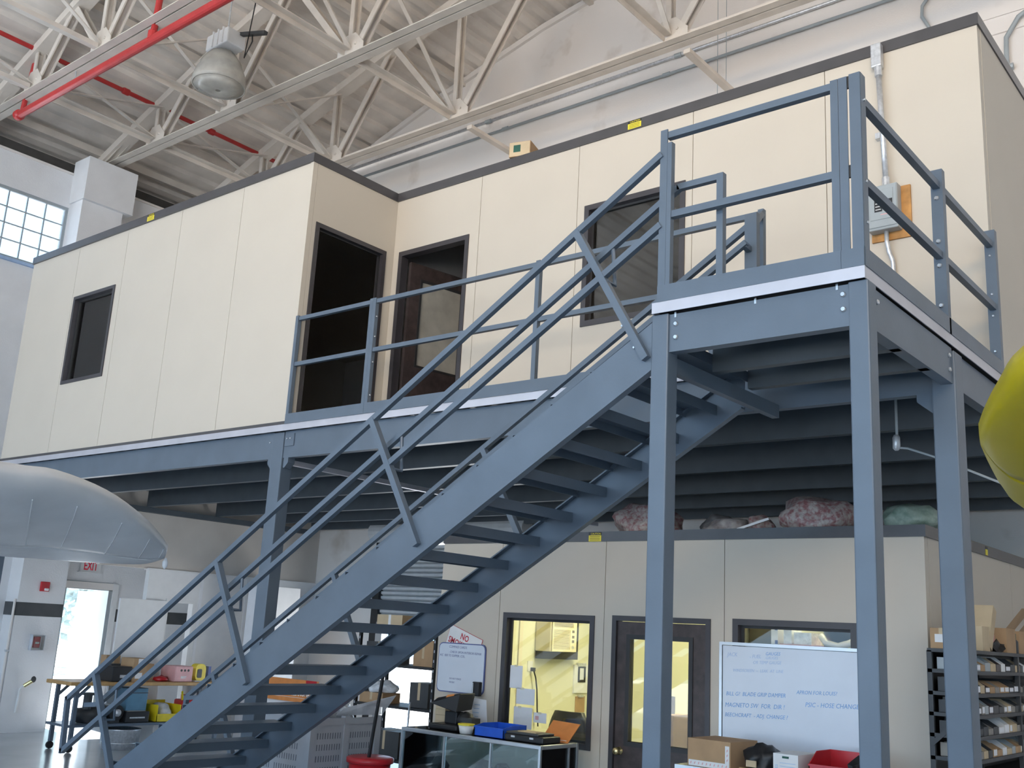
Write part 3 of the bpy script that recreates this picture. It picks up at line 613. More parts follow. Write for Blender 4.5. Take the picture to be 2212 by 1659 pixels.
caution(-3.28, Y2-0.015, 6.68, 0.15, 0.085, 'yellow caution label on the fascia above the large upper window')

# ------------------------------------------------------------------ on the upper wall and roof
cb = thing('cardboard_box', (-4.55, 2.75, T), 'long open cardboard box with a green end print on the upper office roof', 'box')
m = MB(); P = lambda u, v, z: (-4.78+u*0.80+v*0.45, 2.66+u*0.25+v*0.14+0.0*z, T+0.005+z)
def rbox(mb, o, ux, uy, a, b):
    o, ux, uy = Vector(o), Vector(ux), Vector(uy); f = lambda i, j, k: o+ux*i+uy*j+Vector((0, 0, k))
    (i0, j0, k0), (i1, j1, k1) = a, b
    return mb.add([f(i0,j0,k0),f(i1,j0,k0),f(i1,j1,k0),f(i0,j1,k0),f(i0,j0,k1),f(i1,j0,k1),f(i1,j1,k1),f(i0,j1,k1)],
                  [(0,3,2,1),(4,5,6,7),(0,1,5,4),(1,2,6,5),(2,3,7,6),(3,0,4,7)])
ux, uy = Vector((0.96, 0.28, 0)), Vector((-0.28, 0.96, 0)); o = Vector((-4.76, 2.70, T+0.004))
rbox(MB(), o, uy, -ux, (0, -0.24, 0), (0.75, 0, 0.165)).build('carton', 'cardboard', cb)
rbox(MB(), o, uy, -ux, (-0.004, -0.13, 0.05), (0.0, -0.05, 0.13)).build('end_print', 'green', cb); rbox(MB(), o, uy, -ux, (-0.003, -0.235, 0.005), (0.0, -0.005, 0.16)).build('end_flap', 'cardpale', cb)
ep = thing('electrical_panel', (-0.78, Y2, 5.05), 'grey breaker panel on a plywood backer with metal conduit above', 'electrical panel')
bx('plywood_backer', (-0.94, Y2-0.02, 5.03), (-0.63, Y2, 5.46), 'plywood', ep)
eb = bx('enclosure', (-0.935, Y2-0.115, 5.09), (-0.70, Y2-0.02, 5.46), 'greypanel', ep, bevel=0.006); bx('cover', (-0.93, Y2-0.122, 5.11), (-0.705, Y2-0.115, 5.45), 'greypanel', eb, bevel=0.003)
bx('cover_door', (-0.91, Y2-0.127, 5.17), (-0.73, Y2-0.122, 5.42), 'greypanel', eb, bevel=0.003)
for x0 in (-0.875, -0.795):
    lb = bx('warning_sticker', (x0, Y2-0.129, 5.235), (x0+0.06, Y2-0.127, 5.33), 'black', eb)
    for k in range(3): bx('sticker_line', (x0+0.008, Y2-0.1302, 5.25+0.025*k), (x0+0.05, Y2-0.129, 5.256+0.025*k), 'white', lb)
bx('red_print', (-0.83, Y2-0.1285, 5.205), (-0.77, Y2-0.127, 5.212), 'pink', eb)
MB().tube((-0.80, Y2-0.06, 5.46), (-0.835, Y2-0.06, 6.50), 0.022, 10).build('conduit', 'galv', ep, smooth=True)
MB().tube((-0.80, Y2-0.06, 5.455), (-0.803, Y2-0.06, 5.54), 0.030, 10).build('connector', 'galv', ep)
MB().tube((-0.833, Y2-0.06, 6.44), (-0.836, Y2-0.06, 6.54), 0.030, 10).build('connector', 'galv', ep)
bx('pull_box', (-0.885, Y2-0.09, 6.52), (-0.80, Y2-0.02, 6.73), 'galv', ep, bevel=0.01)
bx('strut_clip', (-0.88, Y2-0.05, 5.90), (-0.83, Y2, 5.95), 'galv', ep)
MB().path([(-0.81, Y2-0.06, 5.09), (-0.81, Y2-0.06, 5.0), (-0.80, Y2-0.05, 4.92), (-0.78, Y2-0.03, 4.85), (-0.775, Y2-0.02, 4.7), (-0.775, Y2-0.02, 3.82)], 0.018, 8).build('flexible_conduit', 'galv', ep, smooth=True)

# ------------------------------------------------------------------ lower office
YL, XLa, XLb, ZL = 3.07, -5.65, -0.74, 2.85
r = thing('wall_lower_front', (-3.2, YL, 0), 'off-white panelled front wall of the lower office', kind='structure')
H3 = [(-4.79, -3.71, 0.91, 2.085), (-3.515, -2.525, 0, 2.095), (-2.32, -1.27, 1.10, 2.105)]
panels(r, 'y', YL, 0.08, [XLa, -4.85, -3.61, -2.40, -1.20, XLb], 0, ZL-0.09, H3)
r = thing('wall_lower_side', (XLb, 5, 0), 'right side wall of the lower office behind the parts shelf', kind='structure')
panels(r, 'x', XLb-0.08, 0.08, [YL+0.08, 4.25, 5.45, 6.65, YB], 0, ZL-0.09, [])
r = thing('wall_lower_left', (XLa, 4, 0), 'left side wall of the lower office', kind='structure')
panels(r, 'x', XLa, 0.06, [YL+0.08, 4.5, 6.2], 0, ZL-0.09, [], 'panel')
tr = thing('trim_2', (-3.2, YL, ZL), 'dark fascia band capping the lower office walls', kind='structure')
bx('fascia', (XLa, YL-0.015, ZL-0.09), (XLb+0.015, YL+0.08, ZL), 'band', tr); bx('fascia', (XLb-0.08, YL+0.08, ZL-0.09), (XLb+0.015, YB, ZL), 'band', tr); bx('fascia', (XLa-0.01, YL+0.08, ZL-0.09), (XLa+0.08, 6.0, ZL), 'band', tr)
r = thing('ceiling_lower', (-3.2, 5, ZL), 'flat roof of the lower office used as a storage ledge', kind='structure')
bx('roof_panel', (XLa, YL+0.08, ZL-0.10), (XLb-0.08, YB, ZL-0.04), 'officewall', r)
r = thing('wall_lower_rear', (-3.2, 4.45, 0), 'pale yellow inner wall of the lower office', kind='structure')
bx('wall_body', (XLa+0.06, 6.2, 0), (XLb-0.08, 6.3, ZL-0.10), 'officewall', r); bx('wall_liner', (XLa+0.06, YL+0.085, 0), (XLa+0.07, 6.2, ZL-0.10), 'officewall', r)
bx('cable_trunking', (XLa+0.07, 4.30, 0.8), (XLa+0.085, 4.36, 2.7), 'acplastic', r); bx('inner_partition', (-2.42, YL+0.09, 0), (-2.38, 6.2, ZL-0.10), 'officewall', r)
caution(-3.80, YL-0.015, ZL-0.09, 0.14, 0.085, 'yellow caution label on the fascia of the lower office')
caution(XLb+0.015, 4.62, ZL-0.085, 0.06, 0.075, 'small yellow label on the fascia above the parts shelf', 1)
lt = thing('ceiling_light', (-4.0, 4.6, 2.7), 'fluorescent ceiling light inside the lower office', 'light')
bx('housing', (-4.9, 4.45, 2.70), (-3.3, 4.85, 2.745), 'white', lt); bx('diffuser', (-4.87, 4.48, 2.68), (-3.33, 4.82, 2.70), 'tube', lt)
lt = thing('ceiling_light', (-1.6, 3.8, 2.7), 'fluorescent ceiling light in the room behind the whiteboard', 'light')
bx('housing', (-2.2, 3.65, 2.70), (-1.0, 3.95, 2.745), 'white', lt); bx('diffuser', (-2.17, 3.68, 2.68), (-1.03, 3.92, 2.70), 'tube', lt)
window('window_4', 'tall dark-framed window of the lower office', -4.79, -3.71, 0.91, 2.085, YL, 0.05, 'pane')
window('window_5', 'dark-framed window of the lower office mostly hidden by the whiteboard', -2.32, -1.27, 1.10, 2.105, YL, 0.05, 'pane')
dr = thing('door_5', (-3.0, YL, 0), 'dark brown door with tall glass panel in the lower office', kind='structure')
m = MB(); m.box((-3.515, YL-0.012, 0), (-3.47, YL+0.09, 2.095)); m.box((-2.57, YL-0.012, 0), (-2.525, YL+0.09, 2.095)); m.box((-3.47, YL-0.012, 2.05), (-2.57, YL+0.09, 2.095)); m.build('door_frame', 'frame', dr, weld=True)
lf = wallgrid(MB(), 'y', YL+0.01, 0.045, -3.465, -2.575, 0.01, 2.045, [(-3.33, -2.73, 1.03, 1.90)]).build('door_leaf', 'doorwood', dr, weld=True)
wallgrid(MB(), 'y', YL+0.0, 0.065, -3.365, -2.695, 0.99, 1.935, [(-3.325, -2.735, 1.03, 1.895)]).build('glazing_bead', 'dooredge', lf, weld=True)
bx('pane', (-3.325, YL+0.028, 1.03), (-2.735, YL+0.034, 1.895), 'pane', lf)
MB().lathe((-3.41, YL+0.01, 0.945), [(0.034, 0), (0.034, 0.008), (0.014, 0.012), (0.014, 0.035), (0.030, 0.045), (0.033, 0.062), (0.024, 0.078), (0.005, 0.082)], 16, (0, -1, 0)).build('door_knob', 'brass', lf, smooth=True)
# things inside the lower office
XW = XLa+0.071
ac = thing('air_conditioner', (XW, 4.85, 1.70), 'cream window air conditioner in the lower office wall', 'air conditioner')
bx('sleeve', (XW, 4.62, 1.63), (XW+0.10, 5.30, 2.12), 'darkgrey', ac)
ab = bx('casing', (XW, 4.60, 1.715), (-5.36, 5.08, 2.06), 'acplastic', ac, bevel=0.012)
wallgrid(MB(), 'x', -5.36, 0.02, 4.61, 5.07, 1.72, 2.055, [(4.63, 5.01, 1.985, 2.04), (4.63, 4.95, 1.745, 1.96)]).build('front_frame', 'acplastic', ab, weld=True)
bx('grille_back', (-5.3605, 4.62, 1.73), (-5.357, 5.05, 2.05), 'acdark', ab)
for k in range(4): bx('louvre', (-5.352, 4.63, 1.988+0.014*k), (-5.344, 5.01, 1.994+0.014*k), 'acplastic', ab)
for k in range(17): bx('filter_slat', (-5.352, 4.63, 1.748+0.0126*k), (-5.346, 4.95, 1.756+0.0126*k), 'acplastic', ab)
for k, q in enumerate((1.93, 1.87, 1.82, 1.755)): bx('control_button', (-5.341, 4.98, q), (-5.336, 5.02, q+0.03), 'acdark' if k < 3 else 'galv', ab)
ol = thing('wall_outlet', (XW, 4.5, 1.5), 'white wall outlet with plug and dangling black cord', 'outlet')
bx('cover_plate', (XW, 4.48, 1.49), (XW+0.008, 4.57, 1.60), 'white', ol); bx('plug', (XW+0.008, 4.53, 1.49), (XW+0.05, 4.57, 1.53), 'black', ol)
MB().path([(XW+0.04, 4.55, 1.50), (XW+0.05, 4.58, 1.42), (XW+0.05, 4.61, 1.3), (XW+0.05, 4.63, 1.1), (XW+0.05, 4.66, 0.9)], 0.008, 6).build('cord', 'black', ol)
cp = thing('clipboard', (XW, 5.5, 1.3), 'clipboard of papers hung on the inner office wall', 'clipboard')
bx('paper_pad', (XW, 5.36, 1.25), (XW+0.02, 5.64, 1.57), 'paper', cp); bx('clip', (XW, 5.42, 1.555), (XW+0.03, 5.58, 1.59), 'galv', cp)
wallgrid(MB(), 'x', XW+0.021, 0.006, 5.43, 5.58, 1.37, 1.55, [(5.46, 5.55, 1.40, 1.535)]).build('black_frame', 'black', cp, weld=True)
cp = thing('clipboard', (XW, 5.5, 1.05), 'brown clipboard hung below the white pad', 'clipboard')
bx('board', (XW, 5.42, 1.03), (XW+0.012, 5.60, 1.21), 'cardboard', cp); bx('clip', (XW, 5.46, 1.20), (XW+0.025, 5.56, 1.225), 'galv', cp)
for a, b, nm in (((-4.71, 1.38), (-4.56, 1.59), 'white sheet taped highest on the tall office window'), ((-4.62, 1.24), (-4.40, 1.385), 'white sheet taped sideways in the middle of the window'), ((-4.64, 1.02), (-4.42, 1.215), 'white sheet taped lowest on the tall office window'), ((-4.40, 1.09), (-4.25, 1.18), 'small printed card taped right of the sheets on the window')):
    t = thing('paper_sheet', (a[0], YL+0.045, a[1]), nm, 'paper', 'papers on the office window'); bx('sheet', (a[0], YL+0.044, a[1]), (b[0], YL+0.047, b[1]), 'paper', t)
    bx('tape', (a[0]+0.05, YL+0.042, b[1]-0.012), (a[0]+0.09, YL+0.044, b[1]+0.006), 'acplastic', t)
    if a[0] > -4.41: bx('print', (a[0]+0.02, YL+0.043, a[1]+0.025), (a[0]+0.06, YL+0.044, a[1]+0.06), 'pink', t)
ch = thing('office_chair', (-4.35, 3.55, 0), 'dark office chair with a curved back seen through the tall window', 'chair')
m = MB(); rows = []
for j in range(9):
    zz = 0.62+0.56*j/8; hw = 0.24*(1-0.35*(max(0, j-4)/4)**2)
    rows.append([(-4.36+hw*(-1+2*i/8), 3.55+0.05*((i-4)/4)**2, zz) for i in range(9)])
m.grid(rows); rows2 = [[(p[0], p[1]+0.06, p[2]) for p in r_] for r_ in rows]; m.grid(rows2)
for rr in (0, 8): m.grid([rows[rr], rows2[rr]])
for cc in (0, 8): m.grid([[r_[cc] for r_ in rows], [r_[cc] for r_ in rows2]])
m.build('backrest', 'darkgrey', ch, weld=True, smooth=True)
bx('seat', (-4.6, 3.55, 0.45), (-4.12, 4.0, 0.54), 'darkgrey', ch, bevel=0.03); MB().tube((-4.36, 3.78, 0.1), (-4.36, 3.78, 0.45), 0.03, 10).build('gas_lift', 'black', ch)
for k in range(5):
    a = k*math.tau/5; bar('foot', (-4.36, 3.78, 0.09), (-4.36+0.27*math.cos(a), 3.78+0.27*math.sin(a), 0.04), 0.05, 0.04, 'black', ch, (0, 0, 1))
bt = thing('carton', (-3.45, 4.1, 0), 'tall brown carton with a small screen on top behind the door glass', 'box')
bx('box_body', (-3.72, 4.0, 0.0), (-3.42, 4.35, 1.22), 'cardboard', bt, bevel=0.01); bx('screen', (-3.70, 4.15, 1.22), (-3.50, 4.17, 1.38), 'darkgrey', bt)
t = thing('wall_calendar', (-4.1, 6.19, 1.0), 'large white printed sheet on the inner wall seen through the door', 'calendar')
bx('sheet', (-4.32, 6.192, 1.01), (-3.84, 6.199, 1.58), 'paper', t)
for i in range(3):
    for j in range(6): bx('print_row', (-4.28+0.14*i, 6.189, 1.08+0.075*j), (-4.20+0.14*i, 6.192, 1.10+0.075*j), 'inkfaint', t)
# shelf behind the narrow window
sh = thing('office_shelf', (-1.8, 3.6, 1.88), 'shelf inside the window above the whiteboard', 'shelf'); bx('shelf_board', (-2.36, 3.25, 1.885), (-0.9, 3.6, 1.905), 'darkgrey', sh); bx('shelf_back', (-2.36, 3.45, 1.905), (-2.03, 3.6, 2.3), 'tarp', sh)
for x_ in (-2.3, -0.95): bx('shelf_hanger', (x_, 3.56, 1.90), (x_+0.03, 3.6, 2.75), 'darkgrey', sh)
bd = thing('binder', (-2.06, 3.4, 1.905), 'white binder with dark labels on the office shelf', 'binder'); bx('cover', (-2.08, 3.28, 1.905), (-2.02, 3.5, 2.12), 'white', bd); bx('spine_label', (-2.045, 3.276, 1.92), (-2.022, 3.28, 1.95), 'inkdark', bd); bx('spine_label', (-2.045, 3.276, 2.03), (-2.022, 3.28, 2.07), 'inkdark', bd)
bn = thing('clear_tray', (-1.85, 3.4, 1.905), 'pale plastic tray with a red rim on the office shelf', 'tray')
bx('tray_rim', (-2.0, 3.27, 1.905), (-1.62, 3.5, 1.925), 'pink', bn); bx('tray_wall', (-1.97, 3.28, 1.925), (-1.90, 3.48, 2.10), 'bag_clear', bn); bx('tray_wall', (-1.88, 3.28, 1.925), (-1.73, 3.48, 2.02), 'bag_clear', bn)
hm = thing('helmet', (-1.5, 3.45, 1.905), 'black visor helmet with white jaw on the office shelf', 'helmet')
m = MB().lathe((-1.52, 3.42, 1.97), [(0.02, -0.03), (0.12, -0.01), (0.155, 0.06), (0.15, 0.13), (0.11, 0.20), (0.02, 0.23)], 20); m.build('visor_shell', 'black', hm, smooth=True)
MB().path([(-1.66, 3.31, 2.0), (-1.60, 3.27, 1.945), (-1.50, 3.26, 1.925), (-1.42, 3.28, 1.95), (-1.36, 3.32, 1.985)], 0.028, 8).build('jaw_guard', 'white', hm, smooth=True)

# ------------------------------------------------------------------ whiteboards and signs
wbd = thing('whiteboard', (-1.8, YL, 0.9), 'large whiteboard with blue handwriting beside the office door', 'whiteboard')
bx('board', (-2.40, YL-0.022, 0.85), (-1.19, YL-0.006, 1.885), 'wboard', wbd)
wallgrid(MB(), 'y', YL-0.030, 0.026, -2.43, -1.16, 0.82, 1.915, [(-2.405, -1.185, 0.845, 1.89)]).build('aluminium_frame', 'alu', wbd, weld=True)
for s_, x_, z_, sz, mm in (('JACK', -2.36, 1.80, 0.045, 'inkfaint'), ('- FUEL', -2.16, 1.795, 0.042, 'inkfaint'), ('GAUGES', -2.02, 1.825, 0.038, 'ink'), ('GAUGES', -2.02, 1.795, 0.032, 'inkfaint'), ('OR TEMP GAUGE', -2.13, 1.752, 0.036, 'inkfaint'),
        ('WINDSCREEN  ~  LEAK  AT  LINE', -2.31, 1.68, 0.034, 'inkfaint'), ('BILL G?  BLADE GRIP DAMPER', -2.37, 1.49, 0.045, 'ink'), ('APRON FOR LOUIS?', -1.76, 1.545, 0.042, 'ink'),
        ('MAGNETO SW  FOR  DIR !', -2.38, 1.40, 0.050, 'ink'), ('PSIC - HOSE CHANGE', -1.69, 1.455, 0.050, 'ink'), ('BEECHCRAFT  - ADJ. CHANGE ?', -2.38, 1.325, 0.044, 'ink')):
    text('handwriting', s_, sz, mm, wbd, (x_, YL-0.0225, z_), (1, 0, 0.04), (0.18, 0, 1), 0.0003, 0.88)
wbs = thing('whiteboard', (-5.3, YL, 1.3), 'small round-cornered whiteboard hung below the no smoking sign', 'whiteboard')
def rrect(x0, x1, z0, z1, rr):
    pts = []
    for cx, cz_, a0 in ((x1-rr, z1-rr, 0), (x0+rr, z1-rr, 90), (x0+rr, z0+rr, 180), (x1-rr, z0+rr, 270)):
        pts += [(cx+rr*math.cos(math.radians(a0+a_)), cz_+rr*math.sin(math.radians(a0+a_))) for a_ in (0, 30, 60, 90)]
    return pts
MB().sweep(rrect(-5.61, -4.985, 1.285, 1.765, 0.05), (0, YL-0.016, 0), (0, YL-0.004, 0), (1, 0, 0), (0, 0, 1)).build('dark_rim', 'inkdark', wbs)
MB().sweep(rrect(-5.60, -4.995, 1.295, 1.755, 0.045), (0, YL-0.020, 0), (0, YL-0.014, 0), (1, 0, 0), (0, 0, 1)).build('board', 'wboard', wbs)
for s_, x_, z_, sz in (('COMPASS CARDS', -5.47, 1.715, 0.034), ('- CHECK UPON INTERIOR REPAIR', -5.47, 1.665, 0.032), ('A/C  B/B TO SUPPER. COL.', -5.59, 1.63, 0.033), ('DO NOT FENCE', -5.44, 1.41, 0.024), ('WORK!', -5.44, 1.375, 0.024)):
    text('handwriting', s_, sz, 'inkdark', wbs, (x_, YL-0.0205, z_), (1, 0, -0.01), (0.12, 0, 1), 0.0003, 0.9)
mh = thing('marker_holder', (-5.04, 3.02, 1.28), 'black marker holder clipped on the small whiteboard corner', 'holder')
bx('holder_body', (-5.09, 3.0, 1.275), (-5.0, YL-0.022, 1.41), 'black', mh, bevel=0.008); MB().tube((-5.072, 2.995, 1.28), (-5.072, 2.995, 1.40), 0.006, 8).build('chrome_trim', 'zinc', mh)
ns = thing('warning_sign', (-5.3, YL, 1.7), 'tilted white no smoking sign with red letters', 'sign')
th = math.radians(-18); xd, zd = Vector((math.cos(th), 0, math.sin(th))), Vector((-math.sin(th), 0, math.cos(th))); o = Vector((-5.475, YL-0.006, 1.95))
def signbox(u0_, u1_, v0, v1, y0, y1):
    f = lambda u, v, y: o+xd*u+zd*v+Vector((0, y, 0))
    return MB().add([f(u0_,v0,y0),f(u1_,v0,y0),f(u1_,v1,y0),f(u0_,v1,y0),f(u0_,v0,y1),f(u1_,v0,y1),f(u1_,v1,y1),f(u0_,v1,y1)], [(0,3,2,1),(4,5,6,7),(0,1,5,4),(1,2,6,5),(2,3,7,6),(3,0,4,7)])
signbox(0, 0.46, -0.30, 0, -0.0, 0.003).build('sign_plate', 'redink', ns); signbox(0.004, 0.456, -0.296, -0.004, -0.0012, 0.0).build('sign_face', 'white', ns)
text('lettering', 'NO', 0.085, 'redink', ns, o+xd*0.17+zd*-0.092+Vector((0, -0.0014, 0)), xd, zd, 0.0003, 0.85, bold=0.002); text('lettering', 'SMOKING', 0.085, 'redink', ns, o+xd*0.025+zd*-0.172+Vector((0, -0.0014, 0)), xd, zd, 0.0003, 0.85, bold=0.002)

# ------------------------------------------------------------------ plastic bags on the lower office roof
def blob(c, rx, ry, rz_, seed, sub=3, amp=0.16):
    rnd = random.Random(seed); bm = bmesh.new(); bmesh.ops.create_icosphere(bm, subdivisions=sub, radius=1.0)
    ph = [[rnd.uniform(0, 6.28) for _ in range(3)] for _ in range(4)]; fr_ = [rnd.uniform(2, 5) for _ in range(4)]
    vs = []
    for v in bm.verts:
        k = 1+amp*sum(math.sin(fr_[i]*v.co.x+ph[i][0])*math.sin(fr_[i]*v.co.y+ph[i][1])*math.sin(fr_[i]*v.co.z+ph[i][2]) for i in range(4))
        p = v.co*k; vs.append((c[0]+p.x*rx, c[1]+p.y*ry, c[2]+max(p.z, -0.55)*rz_+0.55*rz_))
    fs = [tuple(v.index for v in f.verts) for f in bm.faces]; bm.free()
    return MB().add(vs, fs)
for i, (c, rr, mm, lab) in enumerate((((-3.52, 3.62, ZL), (0.34, 0.26, 0.22), 'bag_red', 'large pinkish plastic bag on the lower roof left of the post'), ((-3.0, 4.10, ZL), (0.15, 0.2, 0.16), 'bag_grey', 'dark grey bag on the lower roof right behind the post'),
        ((-2.62, 3.62, ZL), (0.27, 0.22, 0.105), 'bag_grey', 'low pale grey bag on the lower roof between the posts'), ((-2.24, 3.42, ZL), (0.11, 0.13, 0.10), 'bag_red', 'small red bag on the lower roof beside the white stick'),
        ((-1.78, 3.50, ZL), (0.32, 0.26, 0.20), 'bag_red', 'biggest red-flecked bag on the lower roof near the corner column'), ((-1.33, 4.0, ZL), (0.14, 0.18, 0.14), 'bag_grey', 'small grey bag on the lower roof behind the corner column'), ((-0.97, 3.48, ZL), (0.22, 0.22, 0.135), 'bag_green', 'green bag at the end of the lower roof'))):
    o_ = blob(c, *rr, 10+i).build('plastic_bag', mm, smooth=True); tag(o_, lab, 'bag', 'bags on the lower office roof')
t = bar('plastic_strip', (-2.36, 3.22, ZL+0.012), (-2.08, 3.25, ZL+0.10), 0.02, 0.02, 'white'); tag(t, 'white plastic strip leaning on the red bag', 'strip')

# ------------------------------------------------------------------ display case
dc = thing('display_case', (-4.43, 2.5, 0), 'glass display counter with aluminium frame in front of the lower office', 'display case')
x0, x1, y0, y1, zt = -5.24, -3.62, 2.22, 2.76, 1.0
for a in (x0, x1-0.022):
    for b in (y0, y1-0.022): bx('corner_post', (a, b, 0), (a+0.022, b+0.022, zt-0.03), 'alu', dc)
for b in (y0, y1-0.03): bx('top_rail', (x0, b, zt-0.035), (x1, b+0.03, zt), 'alu', dc, bevel=0.006)
for a in (x0, x1-0.03): bx('top_rail', (a, y0+0.03, zt-0.035), (a+0.03, y1-0.03, zt), 'alu', dc, bevel=0.006)
bx('glass_top', (x0+0.03, y0+0.03, zt-0.012), (x1-0.03, y1-0.03, zt-0.002), 'paneblue', dc)
for a, b in ((x0, -4.70), (-4.70, -4.16), (-4.16, x1)):
    bx('glass_front', (a+0.012, y0+0.008, 0.25), (b-0.012, y0+0.014, zt-0.035), 'paneblue', dc); 
for a in (-4.70, -4.16): bx('mullion', (a-0.008, y0, 0.25), (a+0.008, y0+0.02, zt-0.035), 'alu', dc)
bx('glass_side', (x1-0.014, y0+0.022, 0.25), (x1-0.008, y1-0.022, zt-0.035), 'paneblue', dc); bx('glass_side', (x0+0.008, y0+0.022, 0.25), (x0+0.014, y1-0.022, zt-0.035), 'paneblue', dc)
bx('side_mullion', (x1-0.02, 2.62, 0.25), (x1, 2.635, zt-0.035), 'alu', dc)
bx('plinth', (x0+0.02, y0+0.02, 0), (x1-0.02, y1-0.02, 0.25), 'perf', dc); bx('glass_shelf', (x0+0.03, y0+0.12, 0.62), (x1-0.03, y1-0.03, 0.628), 'paneblue', dc); bx('back_panel', (x0+0.022, y1-0.02, 0.25), (x1-0.022, y1-0.012, 0.95), 'paneblue', dc)
for i, (xx, nm) in enumerate(((-5.0, 'dark part on the glass shelf at the left end of the counter'), (-4.45, 'dark round part on the counter glass shelf, middle'), (-4.25, 'dark spiky part on the counter glass shelf, right of middle'))):
    tag(blob((xx, 2.5, 0.63), 0.10, 0.08, 0.10, 40+i, 2, 0.3).build('machine_part', 'darkgrey'), nm, 'part')
# things on the counter
lp_ = thing('label_printer', (-4.9, 2.5, zt), 'black tilting screen terminal with an orange sticker on the counter', 'terminal')
bx('base', (-5.06, 2.38, zt), (-4.70, 2.68, zt+0.05), 'black', lp_, bevel=0.015); bx('neck', (-4.95, 2.48, zt+0.05), (-4.80, 2.58, zt+0.16), 'black', lp_, bevel=0.01)
m = MB().add([(-5.07,2.40,1.22),(-4.74,2.40,1.16),(-4.74,2.62,1.18),(-5.0,2.62,1.20),(-5.02,2.44,1.27),(-4.74,2.44,1.33),(-4.74,2.66,1.33),(-4.96,2.66,1.31)], [(0,3,2,1),(4,5,6,7),(0,1,5,4),(1,2,6,5),(2,3,7,6),(3,0,4,7)]); hd = m.build('screen_head', 'black', lp_, bevel=0.01)
MB().add([(-4.90,2.425,1.282),(-4.80,2.425,1.303),(-4.80,2.437,1.322),(-4.89,2.437,1.305)], [(0,1,2,3)]).build('orange_sticker', 'orange', hd)
MB().lathe((-4.72, 2.52, zt+0.05), [(0.07, 0), (0.09, 0.04), (0.06, 0.10), (0.01, 0.12)], 14).build('hand_scanner', 'black', lp_, smooth=True)
kp = bx('keypad', (-4.70, 2.44, zt+0.03), (-4.58, 2.56, zt+0.12), 'darkgrey', lp_)
cs = thing('carton_stack', (-5.2, 2.68, zt), 'stack of pale boxes on the counter end', 'box', None)
for k in range(5): bx('small_carton', (-5.20+0.004*(k % 2), 2.62, zt+0.001+0.052*k), (-5.075+0.004*(k % 2), 2.74, zt+0.051+0.052*k), 'cardpale', cs)
tb = thing('plastic_tub', (-4.56, 2.35, zt), 'small white tub with a yellow rim at the counter front', 'tub')
MB().lathe((-4.56, 2.35, zt), [(0.055, 0), (0.072, 0.075), (0.068, 0.075), (0.052, 0.006)], 18).build('tub_body', 'white', tb, smooth=True); MB().lathe((-4.56, 2.35, zt+0.07), [(0.073, 0), (0.076, 0.004), (0.076, 0.014), (0.070, 0.014)], 18).build('tub_rim', 'yellowtag', tb)
def bin_(name, x0, x1, y0, y1, z0, h_, m_, label, cat, front=0.55, group=None):
    t = thing(name, ((x0+x1)/2, (y0+y1)/2, z0), label, cat, group); w_ = 0.006
    m = MB(); m.box((x0, y0, z0), (x1, y1, z0+w_)); m.box((x0, y1-w_, z0), (x1, y1, z0+h_)); m.box((x0, y0, z0), (x1, y0+w_, z0+h_*front))
    for a in (x0, x1-w_):
        m.add([(a,y0,z0),(a+w_,y0,z0),(a+w_,y1,z0),(a,y1,z0),(a,y0,z0+h_*front),(a+w_,y0,z0+h_*front),(a+w_,y1,z0+h_),(a,y1,z0+h_),(a,y0+(y1-y0)*0.35,z0+h_),(a+w_,y0+(y1-y0)*0.35,z0+h_)],
              [(0,3,2,1),(0,1,5,4),(2,3,7,6),(4,5,9,8),(8,9,6,7),(0,4,8,7,3),(1,2,6,9,5)])
    m.build('bin_body', m_, t); m2 = MB(); m2.box((x0-0.004, y0-0.006, z0+h_*front-0.012), (x1+0.004, y0, z0+h_*front)); m2.build('front_lip', m_, t); return t
bin_('parts_bin', -4.42, -4.09, 2.30, 2.62, zt, 0.105, 'bluebin', 'blue plastic parts bin on the display counter', 'bin', 0.8)
bt = thing('folded_case', (-3.85, 2.42, zt), 'low black equipment case lying on the counter corner', 'case')
bx('case_body', (-4.08, 2.30, zt), (-3.66, 2.55, zt+0.055), 'black', bt, bevel=0.012); bx('case_lid', (-4.07, 2.31, zt+0.055), (-3.72, 2.54, zt+0.075), 'darkgrey', bt, bevel=0.008); bx('paper_on_lid', (-3.98, 2.36, zt+0.075), (-3.78, 2.50, zt+0.08), 'cardpale', bt)
for x_ in (-4.0, -3.8): bx('latch', (x_, 2.294, zt+0.03), (x_+0.04, 2.30, zt+0.045), 'galv', bt)
fo = thing('folder', (-3.78, 2.7, zt), 'orange folder propped upright behind the black case', 'folder')
m = MB().add([(-3.93,2.62,zt),(-3.64,2.62,zt),(-3.60,2.74,zt+0.155),(-3.89,2.74,zt+0.165),(-3.93,2.63,zt),(-3.64,2.63,zt),(-3.60,2.75,zt+0.155),(-3.89,2.75,zt+0.165)], [(0,1,2,3),(7,6,5,4),(0,4,5,1),(1,5,6,2),(2,6,7,3),(3,7,4,0)]); m.build('cover', 'orange', fo)
bx('paper_edge', (-3.92, 2.632, zt), (-3.66, 2.64, zt+0.02), 'paper', fo)
cd_ = thing('price_card', (-4.75, 2.74, zt), 'white printed card standing at the back of the counter', 'card')
MB().add([(-4.80,2.72,zt),(-4.63,2.72,zt),(-4.69,2.755,1.27),(-4.87,2.755,1.28),(-4.80,2.725,zt),(-4.63,2.725,zt),(-4.69,2.76,1.27),(-4.87,2.76,1.28)], [(0,1,2,3),(7,6,5,4),(0,4,5,1),(1,5,6,2),(2,6,7,3),(3,7,4,0)]).build('card', 'paper', cd_)
for k in range(5): bx('print_line', (-4.82, 2.742-0.006*k, 1.22-0.035*k), (-4.75, 2.7425-0.006*k, 1.225-0.035*k), 'inkfaint', cd_)

